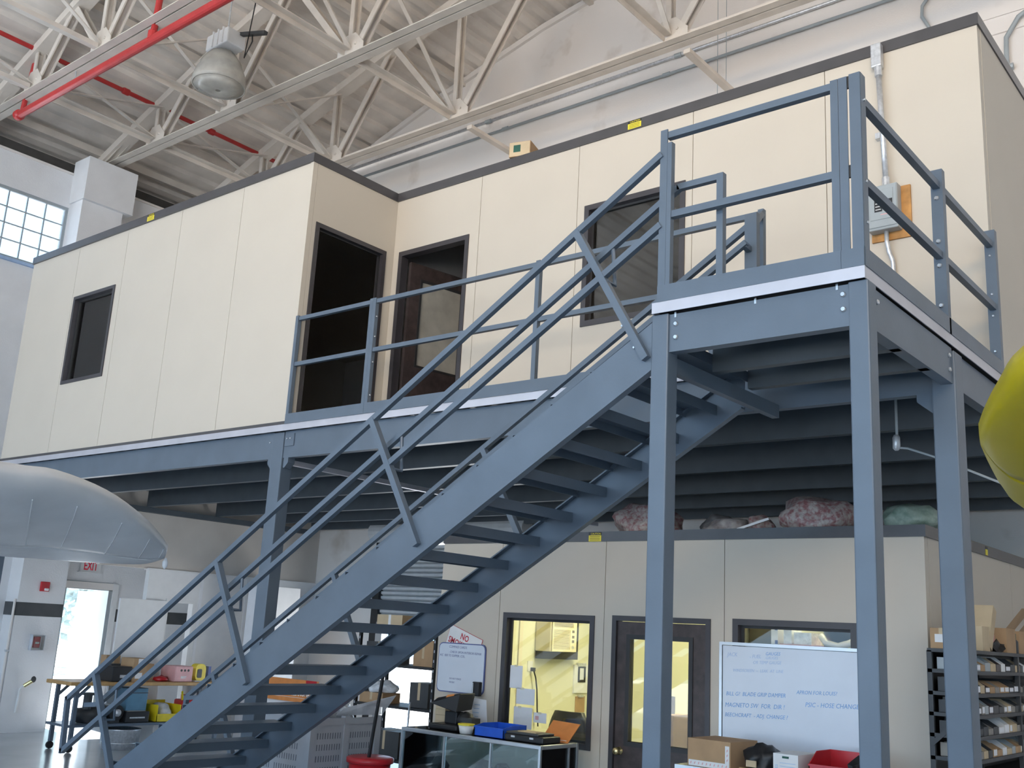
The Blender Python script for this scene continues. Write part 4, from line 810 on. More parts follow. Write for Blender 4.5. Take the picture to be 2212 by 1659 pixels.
# ------------------------------------------------------------------ table with boxes below the whiteboard
tb = thing('work_table', (-1.6, 2.6, 0), 'grey metal table below the whiteboard', 'table')
bx('table_top', (-2.45, 2.38, 0.955), (-0.85, 2.95, 0.985), 'alu', tb); 
for a in (-2.42, -0.9):
    for b in (2.41, 2.9): bx('leg', (a, b, 0), (a+0.035, b+0.035, 0.955), 'alu', tb)
ct = thing('gift_carton', (-2.1, 2.6, 0.985), 'brown carton with a pink diamond border on the table', 'box')
ux, uy = Vector((0.97, -0.05, 0)).normalized(), Vector((0.05, 0.97, 0)).normalized(); o = Vector((-2.36, 2.42, 0.986))
rbox(MB(), o, ux, uy, (0, 0, 0), (0.37, 0.40, 0.20)).build('carton_body', 'cardboard', ct)
rbox(MB(), o, ux, uy, (0.01, -0.002, 0.003), (0.36, 0, 0.045)).build('border_band', 'white', ct); rbox(MB(), o, ux, uy, (0.325, -0.002, 0.045), (0.36, 0, 0.17)).build('border_band', 'white', ct)
for k in range(10): rbox(MB(), o+ux*(0.03+0.034*k)+Vector((0, -0.002, 0.024)), (ux+Vector((0, 0, 1))).normalized(), uy, (-0.007, -0.001, -0.007), (0.007, 0.0, 0.007)).build('diamond', 'pink', ct)
for k in range(3): rbox(MB(), o+ux*0.343+Vector((0, -0.002, 0.07+0.034*k)), (ux+Vector((0, 0, 1))).normalized(), uy, (-0.007, -0.001, -0.007), (0.007, 0.0, 0.007)).build('diamond', 'pink', ct)
bg_ = thing('tool_pouch', (-1.75, 2.55, 0.985), 'black pouch with a pale tag between the cartons', 'pouch')
blob((-1.82, 2.60, 0.986), 0.115, 0.14, 0.125, 77, 3, 0.25).build('pouch_body', 'black', bg_, smooth=True); bx('pale_tag', (-1.88, 2.43, 1.03), (-1.80, 2.44, 1.075), 'cardpale', bg_)
wbx = thing('file_box', (-1.55, 2.5, 0.985), 'white file box with printed lines and a green handle cutout', 'box')
bx('box_body', (-1.66, 2.42, 0.986), (-1.47, 2.75, 1.15), 'white', wbx); bx('handle_cutout', (-1.59, 2.417, 1.12), (-1.54, 2.42, 1.135), 'green', wbx)
for k in range(4): bx('print_line', (-1.61, 2.418, 1.02+0.022*k), (-1.49, 2.42, 1.023+0.022*k), 'inkfaint', wbx)
text('lettering', 'FILES', 0.03, 'inkfaint', wbx, (-1.625, 2.4185, 1.01), (0, 0, 1), (-1, 0, 0), 0.0003)
bin_('parts_bin', -1.39, -1.02, 2.42, 2.80, 0.986, 0.20, 'redplastic', 'large red plastic bin at the right end of the table', 'bin', 0.6)
bz = tag(blob((-1.10, 2.6, 0.993), 0.07, 0.1, 0.12, 91, 2, 0.2).build('spare_part', 'black'), 'black spare part inside the red bin', 'part')
tag(bx('cardboard_tray', (-1.93, 2.42, 0.986), (-1.70, 2.40+0.06, 1.02), 'woodtop'), 'flat brown tray at the front of the table', 'tray')

# ------------------------------------------------------------------ parts shelf on the right
sf = thing('parts_shelf', (-0.5, 4, 0), 'dark steel parts shelf crammed with small bins against the side wall', 'shelf unit')
sx0, sx1, sy0, sy1 = -0.66, -0.34, 2.78, 6.2
for a in (sx0, sx1-0.03):
    for b in (sy0, 3.9, 5.05, sy1-0.03): bx('upright', (a, b, 0), (a+0.03, b+0.03, 1.93), 'darkgrey', sf)
SZ = [0.45, 0.60, 0.75, 0.90, 1.05, 1.20, 1.35, 1.49, 1.63, 1.78, 1.92]
for z_ in SZ: bx('shelf_board', (sx0, sy0, z_), (sx1+0.004, sy1, z_+0.025), 'darkgrey', sf)
bx('back_sheet', (sx0-0.004, sy0, 0.4), (sx0, sy1, 1.93), 'black', sf)
for z_ in (1.0, 1.3): bar('end_brace', (sx0+0.01, sy0-0.004, z_), (sx1-0.01, sy0-0.004, z_+0.28), 0.006, 0.03, 'darkgrey', sf)
rnd = random.Random(3); CM = ['cardpale', 'white', 'cardboard', 'darkgrey', 'darkgrey', 'seam', 'greypanel', 'cardboard', 'doorwood']
DESC = {'cardpale': 'tan', 'white': 'white', 'cardboard': 'brown', 'darkgrey': 'dark grey', 'tanwall': 'beige', 'greypanel': 'grey', 'seam': 'dull brown', 'doorwood': 'dark brown'}
CNT = ['first', 'second', 'third', 'fourth', 'fifth', 'sixth', 'seventh', 'eighth', 'ninth', 'tenth', 'eleventh', 'twelfth', 'thirteenth', 'fourteenth', 'fifteenth', 'sixteenth', 'seventeenth', 'eighteenth']
for zi, z_ in enumerate(SZ[5:-1]):
    yy = sy0+0.05; k = 0
    while yy < 4.1:
        w_ = rnd.uniform(0.07, 0.13); h_ = rnd.uniform(0.07, 0.105); mm = rnd.choice(CM)
        t = thing('small_box', (-0.45, yy+w_/2, z_+0.026), None, 'box', 'small bins on the parts shelf')
        t['label'] = '%s open bin, %s from the near end, %s shelf down on the parts shelf' % (DESC[mm], CNT[k], CNT[len(SZ)-7-zi])
        bx('bin_floor', (sx0+0.05, yy, z_+0.026), (sx1-0.01, yy+w_, z_+0.032), mm, t); bx('bin_front', (sx1-0.014, yy, z_+0.032), (sx1-0.01, yy+w_, z_+0.026+h_*0.55), mm, t)
        for a in (yy, yy+w_-0.004):
            MB().add([(sx0+0.05,a,z_+0.032),(sx1-0.014,a,z_+0.032),(sx1-0.014,a,z_+0.026+h_*0.55),(sx1-0.08,a,z_+0.026+h_),(sx0+0.05,a,z_+0.026+h_),(sx0+0.05,a+0.004,z_+0.032),(sx1-0.014,a+0.004,z_+0.032),(sx1-0.014,a+0.004,z_+0.026+h_*0.55),(sx1-0.08,a+0.004,z_+0.026+h_),(sx0+0.05,a+0.004,z_+0.026+h_)],
                     [(0,1,2,3,4),(9,8,7,6,5),(0,5,6,1),(1,6,7,2),(2,7,8,3),(3,8,9,4),(4,9,5,0)]).build('bin_side', mm, t)
        if rnd.random() < 0.4: bx('bin_label', (sx1-0.0095, yy+0.01, z_+0.035), (sx1-0.008, yy+w_-0.01, z_+0.026+h_*0.5), 'paper', t)
        yy += w_+0.012; k += 1
def carton(x, y, z, sx, sy, sz, m_, label, rz_=0.0, name='carton', flap=False, tape=None):
    t = thing(name, (x, y, z), label, 'box'); c_, s_ = math.cos(rz_), math.sin(rz_); ux, uy = Vector((c_, s_, 0)), Vector((-s_, c_, 0)); o = Vector((x, y, z+0.001))
    rbox(MB(), o, ux, uy, (-sx/2, -sy/2, 0), (sx/2, sy/2, sz)).build('box_body', m_, t)
    rbox(MB(), o, ux, uy, (-0.02, -sy/2-0.0015, sz*0.3), (0.02, sy/2+0.0015, sz+0.0015)).build('packing_tape', 'cardpale' if m_ != 'cardpale' else 'white', t)
    if tape: rbox(MB(), o, ux, uy, (-sx*0.3, -sy/2-0.003, sz*0.3), (sx*0.15, -sy/2, sz*0.7)).build('shipping_label', tape, t)
    if flap:
        f = MB(); f.add([o+ux*(sx/2)-uy*sy/2+Vector((0,0,sz)), o+ux*(sx/2)+uy*sy/2+Vector((0,0,sz)), o+ux*(sx/2+0.12)+uy*sy/2+Vector((0,0,sz+0.15)), o+ux*(sx/2+0.12)-uy*sy/2+Vector((0,0,sz+0.15))], [(0,1,2,3)])
        f.build('open_flap', m_, t)
    return t
zt2 = 1.945
carton(-0.56, 2.88, zt2, 0.16, 0.16, 0.14, 'cardboard', 'brown box with a white label at the near end of the parts shelf', tape='white')
carton(-0.46, 3.15, zt2, 0.2, 0.18, 0.17, 'cardpale', 'tan box with red print on top of the parts shelf', tape='redplastic')
lean = thing('carton', (-0.45, 3.5, zt2), 'long open carton tipped up on the parts shelf', 'box')
m = MB(); 
for q in ((0, 0.10, -0.08, -0.074), (0, 0.10, 0.074, 0.08), (0, 0.006, -0.074, 0.074), (0.094, 0.10, -0.074, 0.074)):
    f = lambda a, b, c_: (-0.50+b, 3.38+a*0.8+c_*0.55, zt2+0.04+c_*0.9-0.0*a)
    P0, P1 = q[0], q[1]
    vs = []
    for L in (0.0, 0.34):
        for (dy, dx) in ((P0, q[2]), (P1, q[2]), (P1, q[3]), (P0, q[3])): vs.append((-0.48+dx, 3.36+dy*0.8+L*0.5, zt2+0.05-dy*0.45+L*0.86))
    m.add(vs, [(0,3,2,1),(4,5,6,7),(0,1,5,4),(1,2,6,5),(2,3,7,6),(3,0,4,7)])
m.build('carton_body', 'cardpale', lean)
carton(-0.47, 3.78, zt2, 0.24, 0.26, 0.18, 'cardboard', 'brown flapped box behind the tipped carton', flap=True, tape='pink'); carton(-0.47, 4.15, zt2, 0.24, 0.26, 0.17, 'cardboard', 'brown box at the far end of the shelf top', flap=True)
tag(blob((-0.40, 3.57, zt2), 0.05, 0.06, 0.05, 55, 2, 0.3).build('glove', 'black'), 'dark work glove lying on the parts shelf top', 'glove')
bt = thing('spray_bottle', (-0.38, 3.98, zt2), 'small bottle with a green cap on the shelf top', 'bottle'); MB().lathe((-0.38, 3.98, zt2), [(0.03, 0), (0.03, 0.09), (0.012, 0.11)], 12).build('bottle_body', 'darkgrey', bt); MB().lathe((-0.38, 3.98, zt2+0.11), [(0.016, 0), (0.016, 0.04)], 12).build('cap', 'green', bt)

# ------------------------------------------------------------------ hose drop under the deck
hd = thing('air_hose_drop', (-0.62, 2.2, 3.3), 'grey air line dropping under the deck with a cylindrical filter', 'air line')
MB().tube((-0.62, 2.2, 3.36), (-0.62, 2.2, 3.74), 0.010, 8).build('drop_pipe', 'greypanel', hd); MB().lathe((-0.625, 2.2, 3.26), [(0.012, 0), (0.026, 0.015), (0.026, 0.09), (0.016, 0.11)], 12).build('filter', 'galv', hd, smooth=True)
MB().path([(-0.62, 2.2, 3.28), (-0.55, 2.2, 3.27), (-0.35, 2.2, 3.19), (0.1, 2.2, 2.97)], 0.008, 6).build('hose', 'greypanel', hd)

# ------------------------------------------------------------------ left side: under-deck room, exit wall fittings
XP = -12.75
r = thing('wall_under_deck', (XP, 5.5, 0), 'white partition with a doorway below the platform end, tan wall above', kind='structure')
wallgrid(MB(), 'x', XP-0.10, 0.10, 4.08, YB, 0, 2.56, [(4.47, 4.92, 0, 2.08)]).build('partition', 'white', r, weld=True)
bx('upper_wall', (XP-0.12, 3.25, 2.56), (XP-0.02, YB, 3.735), 'tanwall', r); bx('partition_cap', (XP-0.12, 4.05, 2.54), (XP+0.02, YB, 2.57), 'white', r)
for y_ in (5.02, 5.9): bx('cover_strip', (XP, y_, 0), (XP+0.006, y_+0.05, 2.54), 'paper', r)
dr = thing('door_6', (XP, 4.4, 0), 'flat white door leaf swung open against the partition', kind='structure')
m = MB(); m.box((XP-0.11, 4.43, 0), (XP+0.015, 4.478, 2.13)); m.box((XP-0.11, 4.912, 0), (XP+0.015, 4.96, 2.13)); m.box((XP-0.11, 4.478, 2.072), (XP+0.015, 4.912, 2.13)); m.build('door_frame', 'white', dr, weld=True)
lf = bx('door_leaf', (XP+0.03, 3.62, 0.02), (XP+0.07, 4.42, 2.09), 'white', dr); MB().lathe((XP+0.07, 3.70, 0.98), [(0.03, 0), (0.012, 0.01), (0.012, 0.035), (0.028, 0.05), (0.02, 0.07), (0.003, 0.075)], 12, (1, 0, 0)).build('door_knob', 'zinc', lf, smooth=True)
xs_ = thing('exit_sign', (XL, 4.32, 2.5), 'white exit sign with red letters above the open doorway', 'sign')
bx('sign_box', (XL, 4.14, 2.52), (XL+0.06, 4.50, 2.73), 'white', xs_); bx('sign_ledge', (XL, 4.12, 2.505), (XL+0.07, 4.52, 2.52), 'white', xs_)
text('lettering', 'EXIT', 0.20, 'exitred', xs_, (XL+0.061, 4.19, 2.55), (0, 1, 0), (0, 0, 1), 0.001, 0.62, bold=0.004)
XQ = XL+0.42
fa = thing('fire_alarm', (XQ, 3.38, 2.15), 'red fire alarm strobe on the wall left of the doorway', 'alarm')
bx('alarm_body', (XQ, 3.31, 2.14), (XQ+0.05, 3.45, 2.29), 'redplastic', fa, bevel=0.008); bx('strobe_lens', (XQ+0.05, 3.36, 2.15), (XQ+0.08, 3.43, 2.19), 'white', fa, bevel=0.01)
ps = thing('fire_pull_station', (XQ, 3.38, 1.2), 'red fire pull station under a clear cover', 'alarm')
bx('station_body', (XQ, 3.335, 1.27), (XQ+0.05, 3.435, 1.44), 'redplastic', ps, bevel=0.008); bx('handle', (XQ+0.05, 3.355, 1.33), (XQ+0.06, 3.415, 1.36), 'white', ps)
wallgrid(MB(), 'x', XQ, 0.09, 3.28, 3.49, 1.23, 1.47, [(3.29, 3.48, 1.24, 1.46)]).build('cover_rim', 'clearbag', ps, weld=True); bx('cover_face', (XQ+0.085, 3.29, 1.24), (XQ+0.09, 3.48, 1.46), 'pane', ps)
sg = thing('wall_spigot', (XQ, 3.3, 0.5), 'small brass water spigot low on the left wall', 'spigot')
MB().path([(XQ+0.03, 3.22, 0.30), (XQ+0.03, 3.24, 0.65), (XQ+0.10, 3.28, 0.72)], 0.018, 8).build('pipe', 'white', sg); MB().tube((XQ+0.10, 3.26, 0.70), (XQ+0.18, 3.34, 0.78), 0.03, 10).build('valve', 'brass', sg); MB().lathe((XQ+0.17, 3.35, 0.80), [(0.045, 0), (0.05, 0.01), (0.045, 0.02)], 12, (1, 0.4, 0)).build('hand_wheel', 'darkgrey', sg)
vp = thing('wall_pipe', (XL, 2.9, 0), 'thin vertical pipe at the left picture edge', 'pipe'); MB().tube((XL+0.40, 2.96, 0), (XL+0.40, 2.96, 2.0), 0.02, 8).build('pipe', 'whitewall', vp); bx('pipe_strap', (XL+0.38, 2.93, 1.2), (XL+0.43, 2.99, 1.23), 'galv', vp)
bx('paint_stripe', (XQ, 2.985, 1.75), (XQ+0.004, 3.745, 1.955), 'stripe', wl); bx('paint_stripe', (XL, 2.984, 1.75), (XQ+0.004, 2.99, 1.955), 'stripe', wl)
bx('wall_pilaster_strip', (XL, 2.6, 0), (XL+0.03, 3.12, 3.6), 'block', wl)

# workbench
wbn = thing('workbench', (-12.3, 3.9, 0), 'rolling workbench with a wooden top and lower shelf by the open door', 'workbench')
bx('bench_top', (-12.68, 2.66, 0.875), (-12.0, 5.25, 0.925), 'woodtop', wbn, bevel=0.008); bx('lower_shelf', (-12.64, 2.72, 0.325), (-12.04, 5.2, 0.36), 'steel', wbn)
for a in (-12.62, -12.10):
    for b in (2.78, 5.1):
        lg = bx('leg', (a, b, 0.10), (a+0.05, b+0.05, 0.875), 'steel', wbn); MB().lathe((a-0.002, b+0.025, 0.05), [(0.05, 0), (0.05, 0.035)], 14, (1, 0, 0)).build('caster', 'black', lg)
    bar('end_brace', (a+0.025, 2.80, 0.70), (a+0.025, 2.98, 0.87), 0.04, 0.03, 'steel', wbn, (1, 0, 0))
zt3 = 0.926
def boxy(name, label, cat, a, b, m_, extra=(), bevel=0.01):
    t = thing(name, ((a[0]+b[0])/2, (a[1]+b[1])/2, min(a[2], b[2])), label, cat); bx('body', a, b, m_, t, bevel=bevel)
    for nm, p, q, mm in extra: bx(nm, p, q, mm, t)
    return t
boxy('tool_case', 'black tool case on the workbench top', 'case', (-12.45, 3.28, zt3), (-12.05, 3.58, 1.135), 'black', [('print', (-12.05, 3.40, 0.98), (-12.047, 3.52, 1.02), 'galv'), ('handle', (-12.28, 3.36, 1.135), (-12.24, 3.50, 1.165), 'darkgrey')])
boxy('tall_carton', 'tall brown carton with white label on the workbench', 'box', (-12.40, 3.60, zt3), (-12.06, 3.82, 1.25), 'cardboard', [('top_label', (-12.06, 3.67, 1.17), (-12.057, 3.76, 1.245), 'white'), ('side_label', (-12.06, 3.64, 0.97), (-12.057, 3.75, 1.05), 'white')], 0.0)
boxy('small_carton', 'small brown carton behind the black tool case', 'box', (-12.62, 3.40, zt3), (-12.47, 3.62, 1.27), 'cardboard', [('packing_tape', (-12.47, 3.48, 1.0), (-12.468, 3.53, 1.27), 'cardpale')], 0.0)
boxy('flat_carton', 'short brown carton right of the tall carton', 'box', (-12.55, 3.84, zt3), (-12.2, 4.02, 1.17), 'cardboard', [('red_tape', (-12.2, 3.88, 0.95), (-12.198, 3.96, 1.0), 'redplastic')], 0.0)
rc = boxy('battery_crate', 'faded red crate with round holes on the workbench', 'crate', (-12.45, 4.30, zt3), (-12.06, 4.60, 1.15), 'pink')
for k in range(3): MB().lathe((-12.06, 4.40+0.06*k, 1.09), [(0.018, 0), (0.018, 0.003)], 12, (1, 0, 0)).build('round_hole', 'black', rc)
text('lettering', 'BEST', 0.045, 'white', rc, (-12.058, 4.40, 0.975), (0, 1, 0), (0, 0, 1), 0.0005, 1.0, bold=0.002)
tag(blob((-12.2, 4.165, zt3), 0.08, 0.11, 0.05, 61, 2, 0.25).build('shop_rag', 'redplastic', smooth=True), 'crumpled red shop rag on the workbench', 'rag')
yt = thing('yellow_meter', (-12.2, 4.78, zt3), 'yellow handheld tester with a loop handle on the workbench', 'tester')
MB().sweep(rrect(4.69, 4.87, 0.935, 1.185, 0.07), (-12.26, 0, 0), (-12.12, 0, 0), (0, 1, 0), (0, 0, 1)).build('tester_body', 'yellow', yt); MB().sweep(rrect(4.72, 4.80, 0.98, 1.11, 0.02), (-12.122, 0, 0), (-12.115, 0, 0), (0, 1, 0), (0, 0, 1)).build('screen', 'darkgrey', yt); bx('foot', (-12.28, 4.68, zt3), (-12.10, 4.88, 0.94), 'white', yt)
boxy('book', 'small dark book upright beside the yellow tester', 'book', (-12.3, 4.92, zt3), (-12.12, 4.96, 1.15), 'inkdark', [('pages', (-12.295, 4.925, 1.15), (-12.125, 4.955, 1.151), 'paper')], 0.0)
zs = 0.361
boxy('cooler', 'teal plastic box standing on the lower bench shelf', 'box', (-12.5, 3.62, 0.52), (-12.15, 3.95, 0.83), 'tealbox', [('lid_seam', (-12.15, 3.62, 0.76), (-12.146, 3.95, 0.77), 'darkgrey')])
boxy('printer', 'black printer below the teal box on the lower shelf', 'printer', (-12.52, 3.60, zs), (-12.08, 3.97, 0.515), 'black', [('paper_slot', (-12.08, 3.66, 0.42), (-12.077, 3.90, 0.44), 'galv'), ('top_tray', (-12.42, 3.64, 0.515), (-12.12, 3.93, 0.52), 'tanwall')])
t = thing('parts_bin', (-12.3, 4.28, zs), 'yellow plastic bin holding a white bag on the lower shelf', 'bin')
m = MB(); m.box((-12.5, 4.08, zs), (-12.06, 4.47, zs+0.008)); m.box((-12.5, 4.08, zs), (-12.492, 4.47, 0.64)); m.box((-12.068, 4.08, zs), (-12.06, 4.47, 0.47)); m.box((-12.5, 4.08, zs), (-12.06, 4.088, 0.60)); m.box((-12.5, 4.462, zs), (-12.06, 4.47, 0.60)); m.build('bin_body', 'yellow', t, weld=True); bx('front_lip', (-12.06, 4.08, 0.455), (-12.05, 4.47, 0.475), 'yellow', t)
tag(blob((-12.28, 4.27, zs+0.01), 0.14, 0.14, 0.15, 66, 3, 0.2).build('plastic_bag', 'bag_clear', smooth=True), 'white plastic bag inside the yellow bin', 'bag')
t = thing('engine_part', (-12.3, 3.15, zs), 'dark machine casting with a stub shaft on the lower shelf', 'machine part')
blob((-12.3, 3.15, zs), 0.16, 0.22, 0.14, 71, 3, 0.25).build('casting', 'darkgrey', t, smooth=True); MB().tube((-12.2, 3.05, 0.55), (-12.2, 3.05, 0.74), 0.06, 12).build('shaft', 'darkgrey', t); MB().tube((-12.2, 3.05, 0.74), (-12.2, 3.05, 0.77), 0.09, 12).build('flange', 'darkgrey', t)
t = thing('pump_motor', (-12.3, 3.47, zs), 'dark pump motor with grey fittings beside the printer', 'motor')
MB().tube((-12.4, 3.47, 0.50), (-12.12, 3.47, 0.50), 0.11, 18).build('motor_can', 'black', t); bx('mount', (-12.38, 3.40, zs), (-12.14, 3.54, 0.42), 'darkgrey', t); MB().lathe((-12.12, 3.47, 0.50), [(0.05, 0), (0.05, 0.04), (0.02, 0.06)], 12, (1, 0, 0)).build('fitting', 'galv', t)
gc = thing('gas_can', (-12.3, 4.65, zs), 'red fuel can on the lower bench shelf', 'can'); bx('can_body', (-12.42, 4.56, zs), (-12.14, 4.76, 0.66), 'redplastic', gc, bevel=0.03); MB().path([(-12.28, 4.60, 0.66), (-12.28, 4.60, 0.72), (-12.28, 4.72, 0.72), (-12.28, 4.72, 0.66)], 0.014, 6).build('handle', 'redplastic', gc); MB().tube((-12.2, 4.57, 0.66), (-12.12, 4.50, 0.78), 0.015, 8).build('spout', 'yellow', gc)
mt = thing('metal_tub', (-12.2, 3.66, 0), 'round galvanised tub on the floor below the workbench', 'tub')
MB().lathe((-12.25, 3.66, 0.001), [(0.245, 0), (0.265, 0.26), (0.275, 0.275), (0.262, 0.275), (0.24, 0.01)], 28).build('tub_wall', 'galv', mt, smooth=True); MB().lathe((-12.25, 3.66, 0.08), [(0.253, 0), (0.258, 0.006), (0.256, 0.012)], 28).build('swage_ring', 'galv', mt)
wc = boxy('storage_cabinet', 'tall white cabinet standing behind the left platform column', 'cabinet', (-12.45, 5.75, 0), (-11.75, 6.25, 2.42), 'white')
for a, b in ((-12.44, -12.105), (-12.095, -11.76)): d_ = bx('cabinet_door', (a, 5.735, 0.05), (b, 5.75, 2.40), 'paper', wc); bx('door_handle', (b-0.05 if b < -12 else a+0.03, 5.725, 1.1), (b-0.03 if b < -12 else a+0.05, 5.735, 1.25), 'galv', d_)
gm_ = thing('parts_washer', (-10.2, 5.2, 0), 'parts washer with an orange lettered splash panel under the stairs', 'parts washer')
bx('tank', (-10.8, 4.95, 0.25), (-9.6, 5.5, 0.80), 'white', gm_, bevel=0.01); bx('splash_panel', (-10.82, 4.90, 0.80), (-9.58, 4.94, 1.10), 'orange', gm_)
for a in (-10.78, -9.66):
    for b in (4.97, 5.42): bx('leg', (a, b, 0), (a+0.04, b+0.04, 0.25), 'greypanel', gm_)
text('lettering', 'GRAYMILLS', 0.085, 'white', gm_, (-10.74, 4.898, 0.875), (1, 0, 0), (0, 0, 1), 0.0006, 0.9, bold=0.002); text('lettering', 'CLEANOMATIC', 0.085, 'white', gm_, (-10.12, 4.898, 0.885), (1, 0, 0), (0, 0, 1), 0.0006, 0.9, bold=0.002)
MB().lathe((-10.21, 4.898, 0.91), [(0.035, 0), (0.035, 0.003)], 18, (0, -1, 0)).build('round_logo', 'paneblue' if False else 'ink', gm_); bx('underline', (-10.6, 4.897, 0.855), (-9.8, 4.899, 0.86), 'white', gm_)
bx('red_corner', (-9.80, 4.896, 0.98), (-9.58, 4.90, 1.10), 'redplastic', gm_)

# perforated steel container
pc = thing('perforated_container', (-6.7, 2.4, 0), 'grey-blue slotted steel container heaped with clear plastic', 'container')
for a in (-7.25, -6.26):
    for b in (1.97, 2.40, 2.82): bx('corner_post', (a, b, 0), (a+0.06, b+0.075, 1.0), 'perf', pc)
bx('top_rim', (-6.215, 2.045, 0.92), (-6.205, 2.82, 0.985), 'perf', pc); bx('top_rim', (-7.19, 1.98, 0.92), (-6.26, 1.99, 0.985), 'perf', pc)
bx('side_panel', (-6.225, 2.045, 0.05), (-6.215, 2.82, 0.92), 'perf', pc); bx('front_panel', (-7.19, 1.99, 0.05), (-6.26, 2.0, 0.92), 'perf', pc); bx('container_floor', (-7.2, 2.0, 0.1), (-6.22, 2.85, 0.12), 'perf', pc); bx('back_panel', (-7.2, 2.88, 0.05), (-6.22, 2.89, 0.92), 'perf', pc)
SLs, _ = MB().box((-0.0006, -0.005, -0.028), (0.0006, 0.005, 0.028)).mesh('slot', ctr=False); SLs.materials.append(MATS['slot'])
SLf, _ = MB().box((-0.005, -0.0006, -0.028), (0.005, 0.0006, 0.028)).mesh('slot', ctr=False); SLf.materials.append(MATS['slot'])
for j in range(5):
    z_ = 0.82-0.105*j
    for ys in (2.075, 2.50):
        for i in range(10): inst(SLs, 'slot', pc, (-6.2145, ys+0.032*i, z_))
    for xs0 in (-7.12, -6.72):
        for i in range(10): inst(SLf, 'slot', pc, (xs0+0.035*i, 1.9895, z_))
for i, (c_, rr, lab) in enumerate((((-6.6, 2.20, 0.93), (0.22, 0.15, 0.10), 'crinkled clear bag at the near end of the slotted container'), ((-6.6, 2.62, 0.95), (0.22, 0.17, 0.15), 'clear bubble wrap heap at the far end of the slotted container'))):
    tag(blob(c_, *rr, 80+i, 3, 0.3).build('plastic_wrap', 'bag_clear'), lab, 'wrap')
tag(MB().add([(-6.4,2.45,0.99),(-6.25,2.95,1.0),(-6.1,2.98,1.2),(-6.35,2.5,1.06),(-6.4,2.45,0.995),(-6.25,2.95,1.005),(-6.1,2.985,1.205),(-6.35,2.5,1.065)], [(0,1,2,3),(7,6,5,4),(0,4,5,1),(1,5,6,2),(2,6,7,3),(3,7,4,0)]).build('packing_sheet', 'clearbag'), 'translucent packing sheet sticking out of the slotted container', 'sheet')
bk = thing('bucket', (-5.72, 2.32, 0), 'dark red bucket with a wide rim by the display case', 'bucket')
MB().lathe((-5.72, 2.32, 0.0), [(0.16, 0.0), (0.20, 0.64), (0.19, 0.64), (0.15, 0.01)], 24).build('bucket_body', 'redplastic', bk, smooth=True); MB().lathe((-5.72, 2.32, 0.62), [(0.20, 0), (0.225, 0.01), (0.225, 0.05), (0.20, 0.06)], 24).build('bucket_rim', 'redplastic', bk, smooth=True)
mp = thing('mop', (-5.75, 2.3, 0), 'dark mop handle leaning over the red bucket', 'mop'); MB().tube((-5.80, 2.30, 0.10), (-5.52, 2.22, 1.52), 0.017, 8).build('handle', 'black', mp); MB().lathe((-5.80, 2.30, 0.03), [(0.05, 0), (0.08, 0.04), (0.03, 0.10)], 10).build('mop_head', 'tanwall', mp)
pl = thing('chrome_pole', (-5.55, 2.55, 0), 'slim chrome pole beside the mop handle', 'pole'); MB().tube((-5.40, 2.44, 0.02), (-5.39, 2.46, 1.2), 0.010, 8).build('pole', 'zinc', pl); MB().lathe((-5.40, 2.44, 0), [(0.09, 0), (0.09, 0.012), (0.02, 0.03)], 16).build('pole_base', 'zinc', pl)

# dark storage rack in front of the roll-up door
rk = thing('storage_rack', (-7.3, 4.4, 0), 'black boltless rack loaded with cartons against the bright doorway', 'rack')
for a in (-8.0, -6.72):
    for b in (4.15, 4.65):
        u_ = bx('upright', (a, b, 0), (a+0.035, b+0.035, 1.85), 'black', rk)
        for k in range(14): bx('slot_hole', (a+0.012, b-0.001, 0.3+0.11*k), (a+0.024, b, 0.33+0.11*k), 'galv', u_)
for z_ in (0.35, 0.95, 1.42, 1.80): bx('shelf_board', (-8.0, 4.15, z_), (-6.68, 4.69, z_+0.03), 'black', rk)
zz = 1.831
carton(-7.05, 4.4, zz, 0.42, 0.3, 0.16, 'cardboard', 'brown carton on top of the dark rack'); carton(-7.6, 4.4, zz, 0.4, 0.3, 0.2, 'cardpale', 'tan carton on top of the dark rack', 0.1)
carton(-7.72, 4.4, 1.451, 0.45, 0.32, 0.25, 'darkgrey', 'dark bin on the upper rack shelf at the left'); carton(-6.95, 4.4, 1.451, 0.35, 0.32, 0.3, 'cardboard', 'brown carton on the upper rack shelf at the right', -0.1)
carton(-7.75, 4.35, 0.981, 0.40, 0.30, 0.12, 'cardboard', 'flat brown carton on the middle rack shelf'); tag(blob((-7.72, 4.36, 1.105), 0.17, 0.14, 0.09, 88, 3, 0.25).build('plastic_bag', 'bag_clear', smooth=True), 'white bag on the flat carton of the rack', 'bag')
carton(-7.0, 4.4, 0.981, 0.30, 0.30, 0.28, 'darkgrey', 'dark box on the middle rack shelf'); carton(-7.5, 4.4, 0.381, 0.5, 0.35, 0.3, 'darkgrey', 'dark box on the lowest rack shelf'); carton(-6.97, 4.4, 0.381, 0.3, 0.3, 0.25, 'cardboard', 'brown box on the lowest rack shelf')

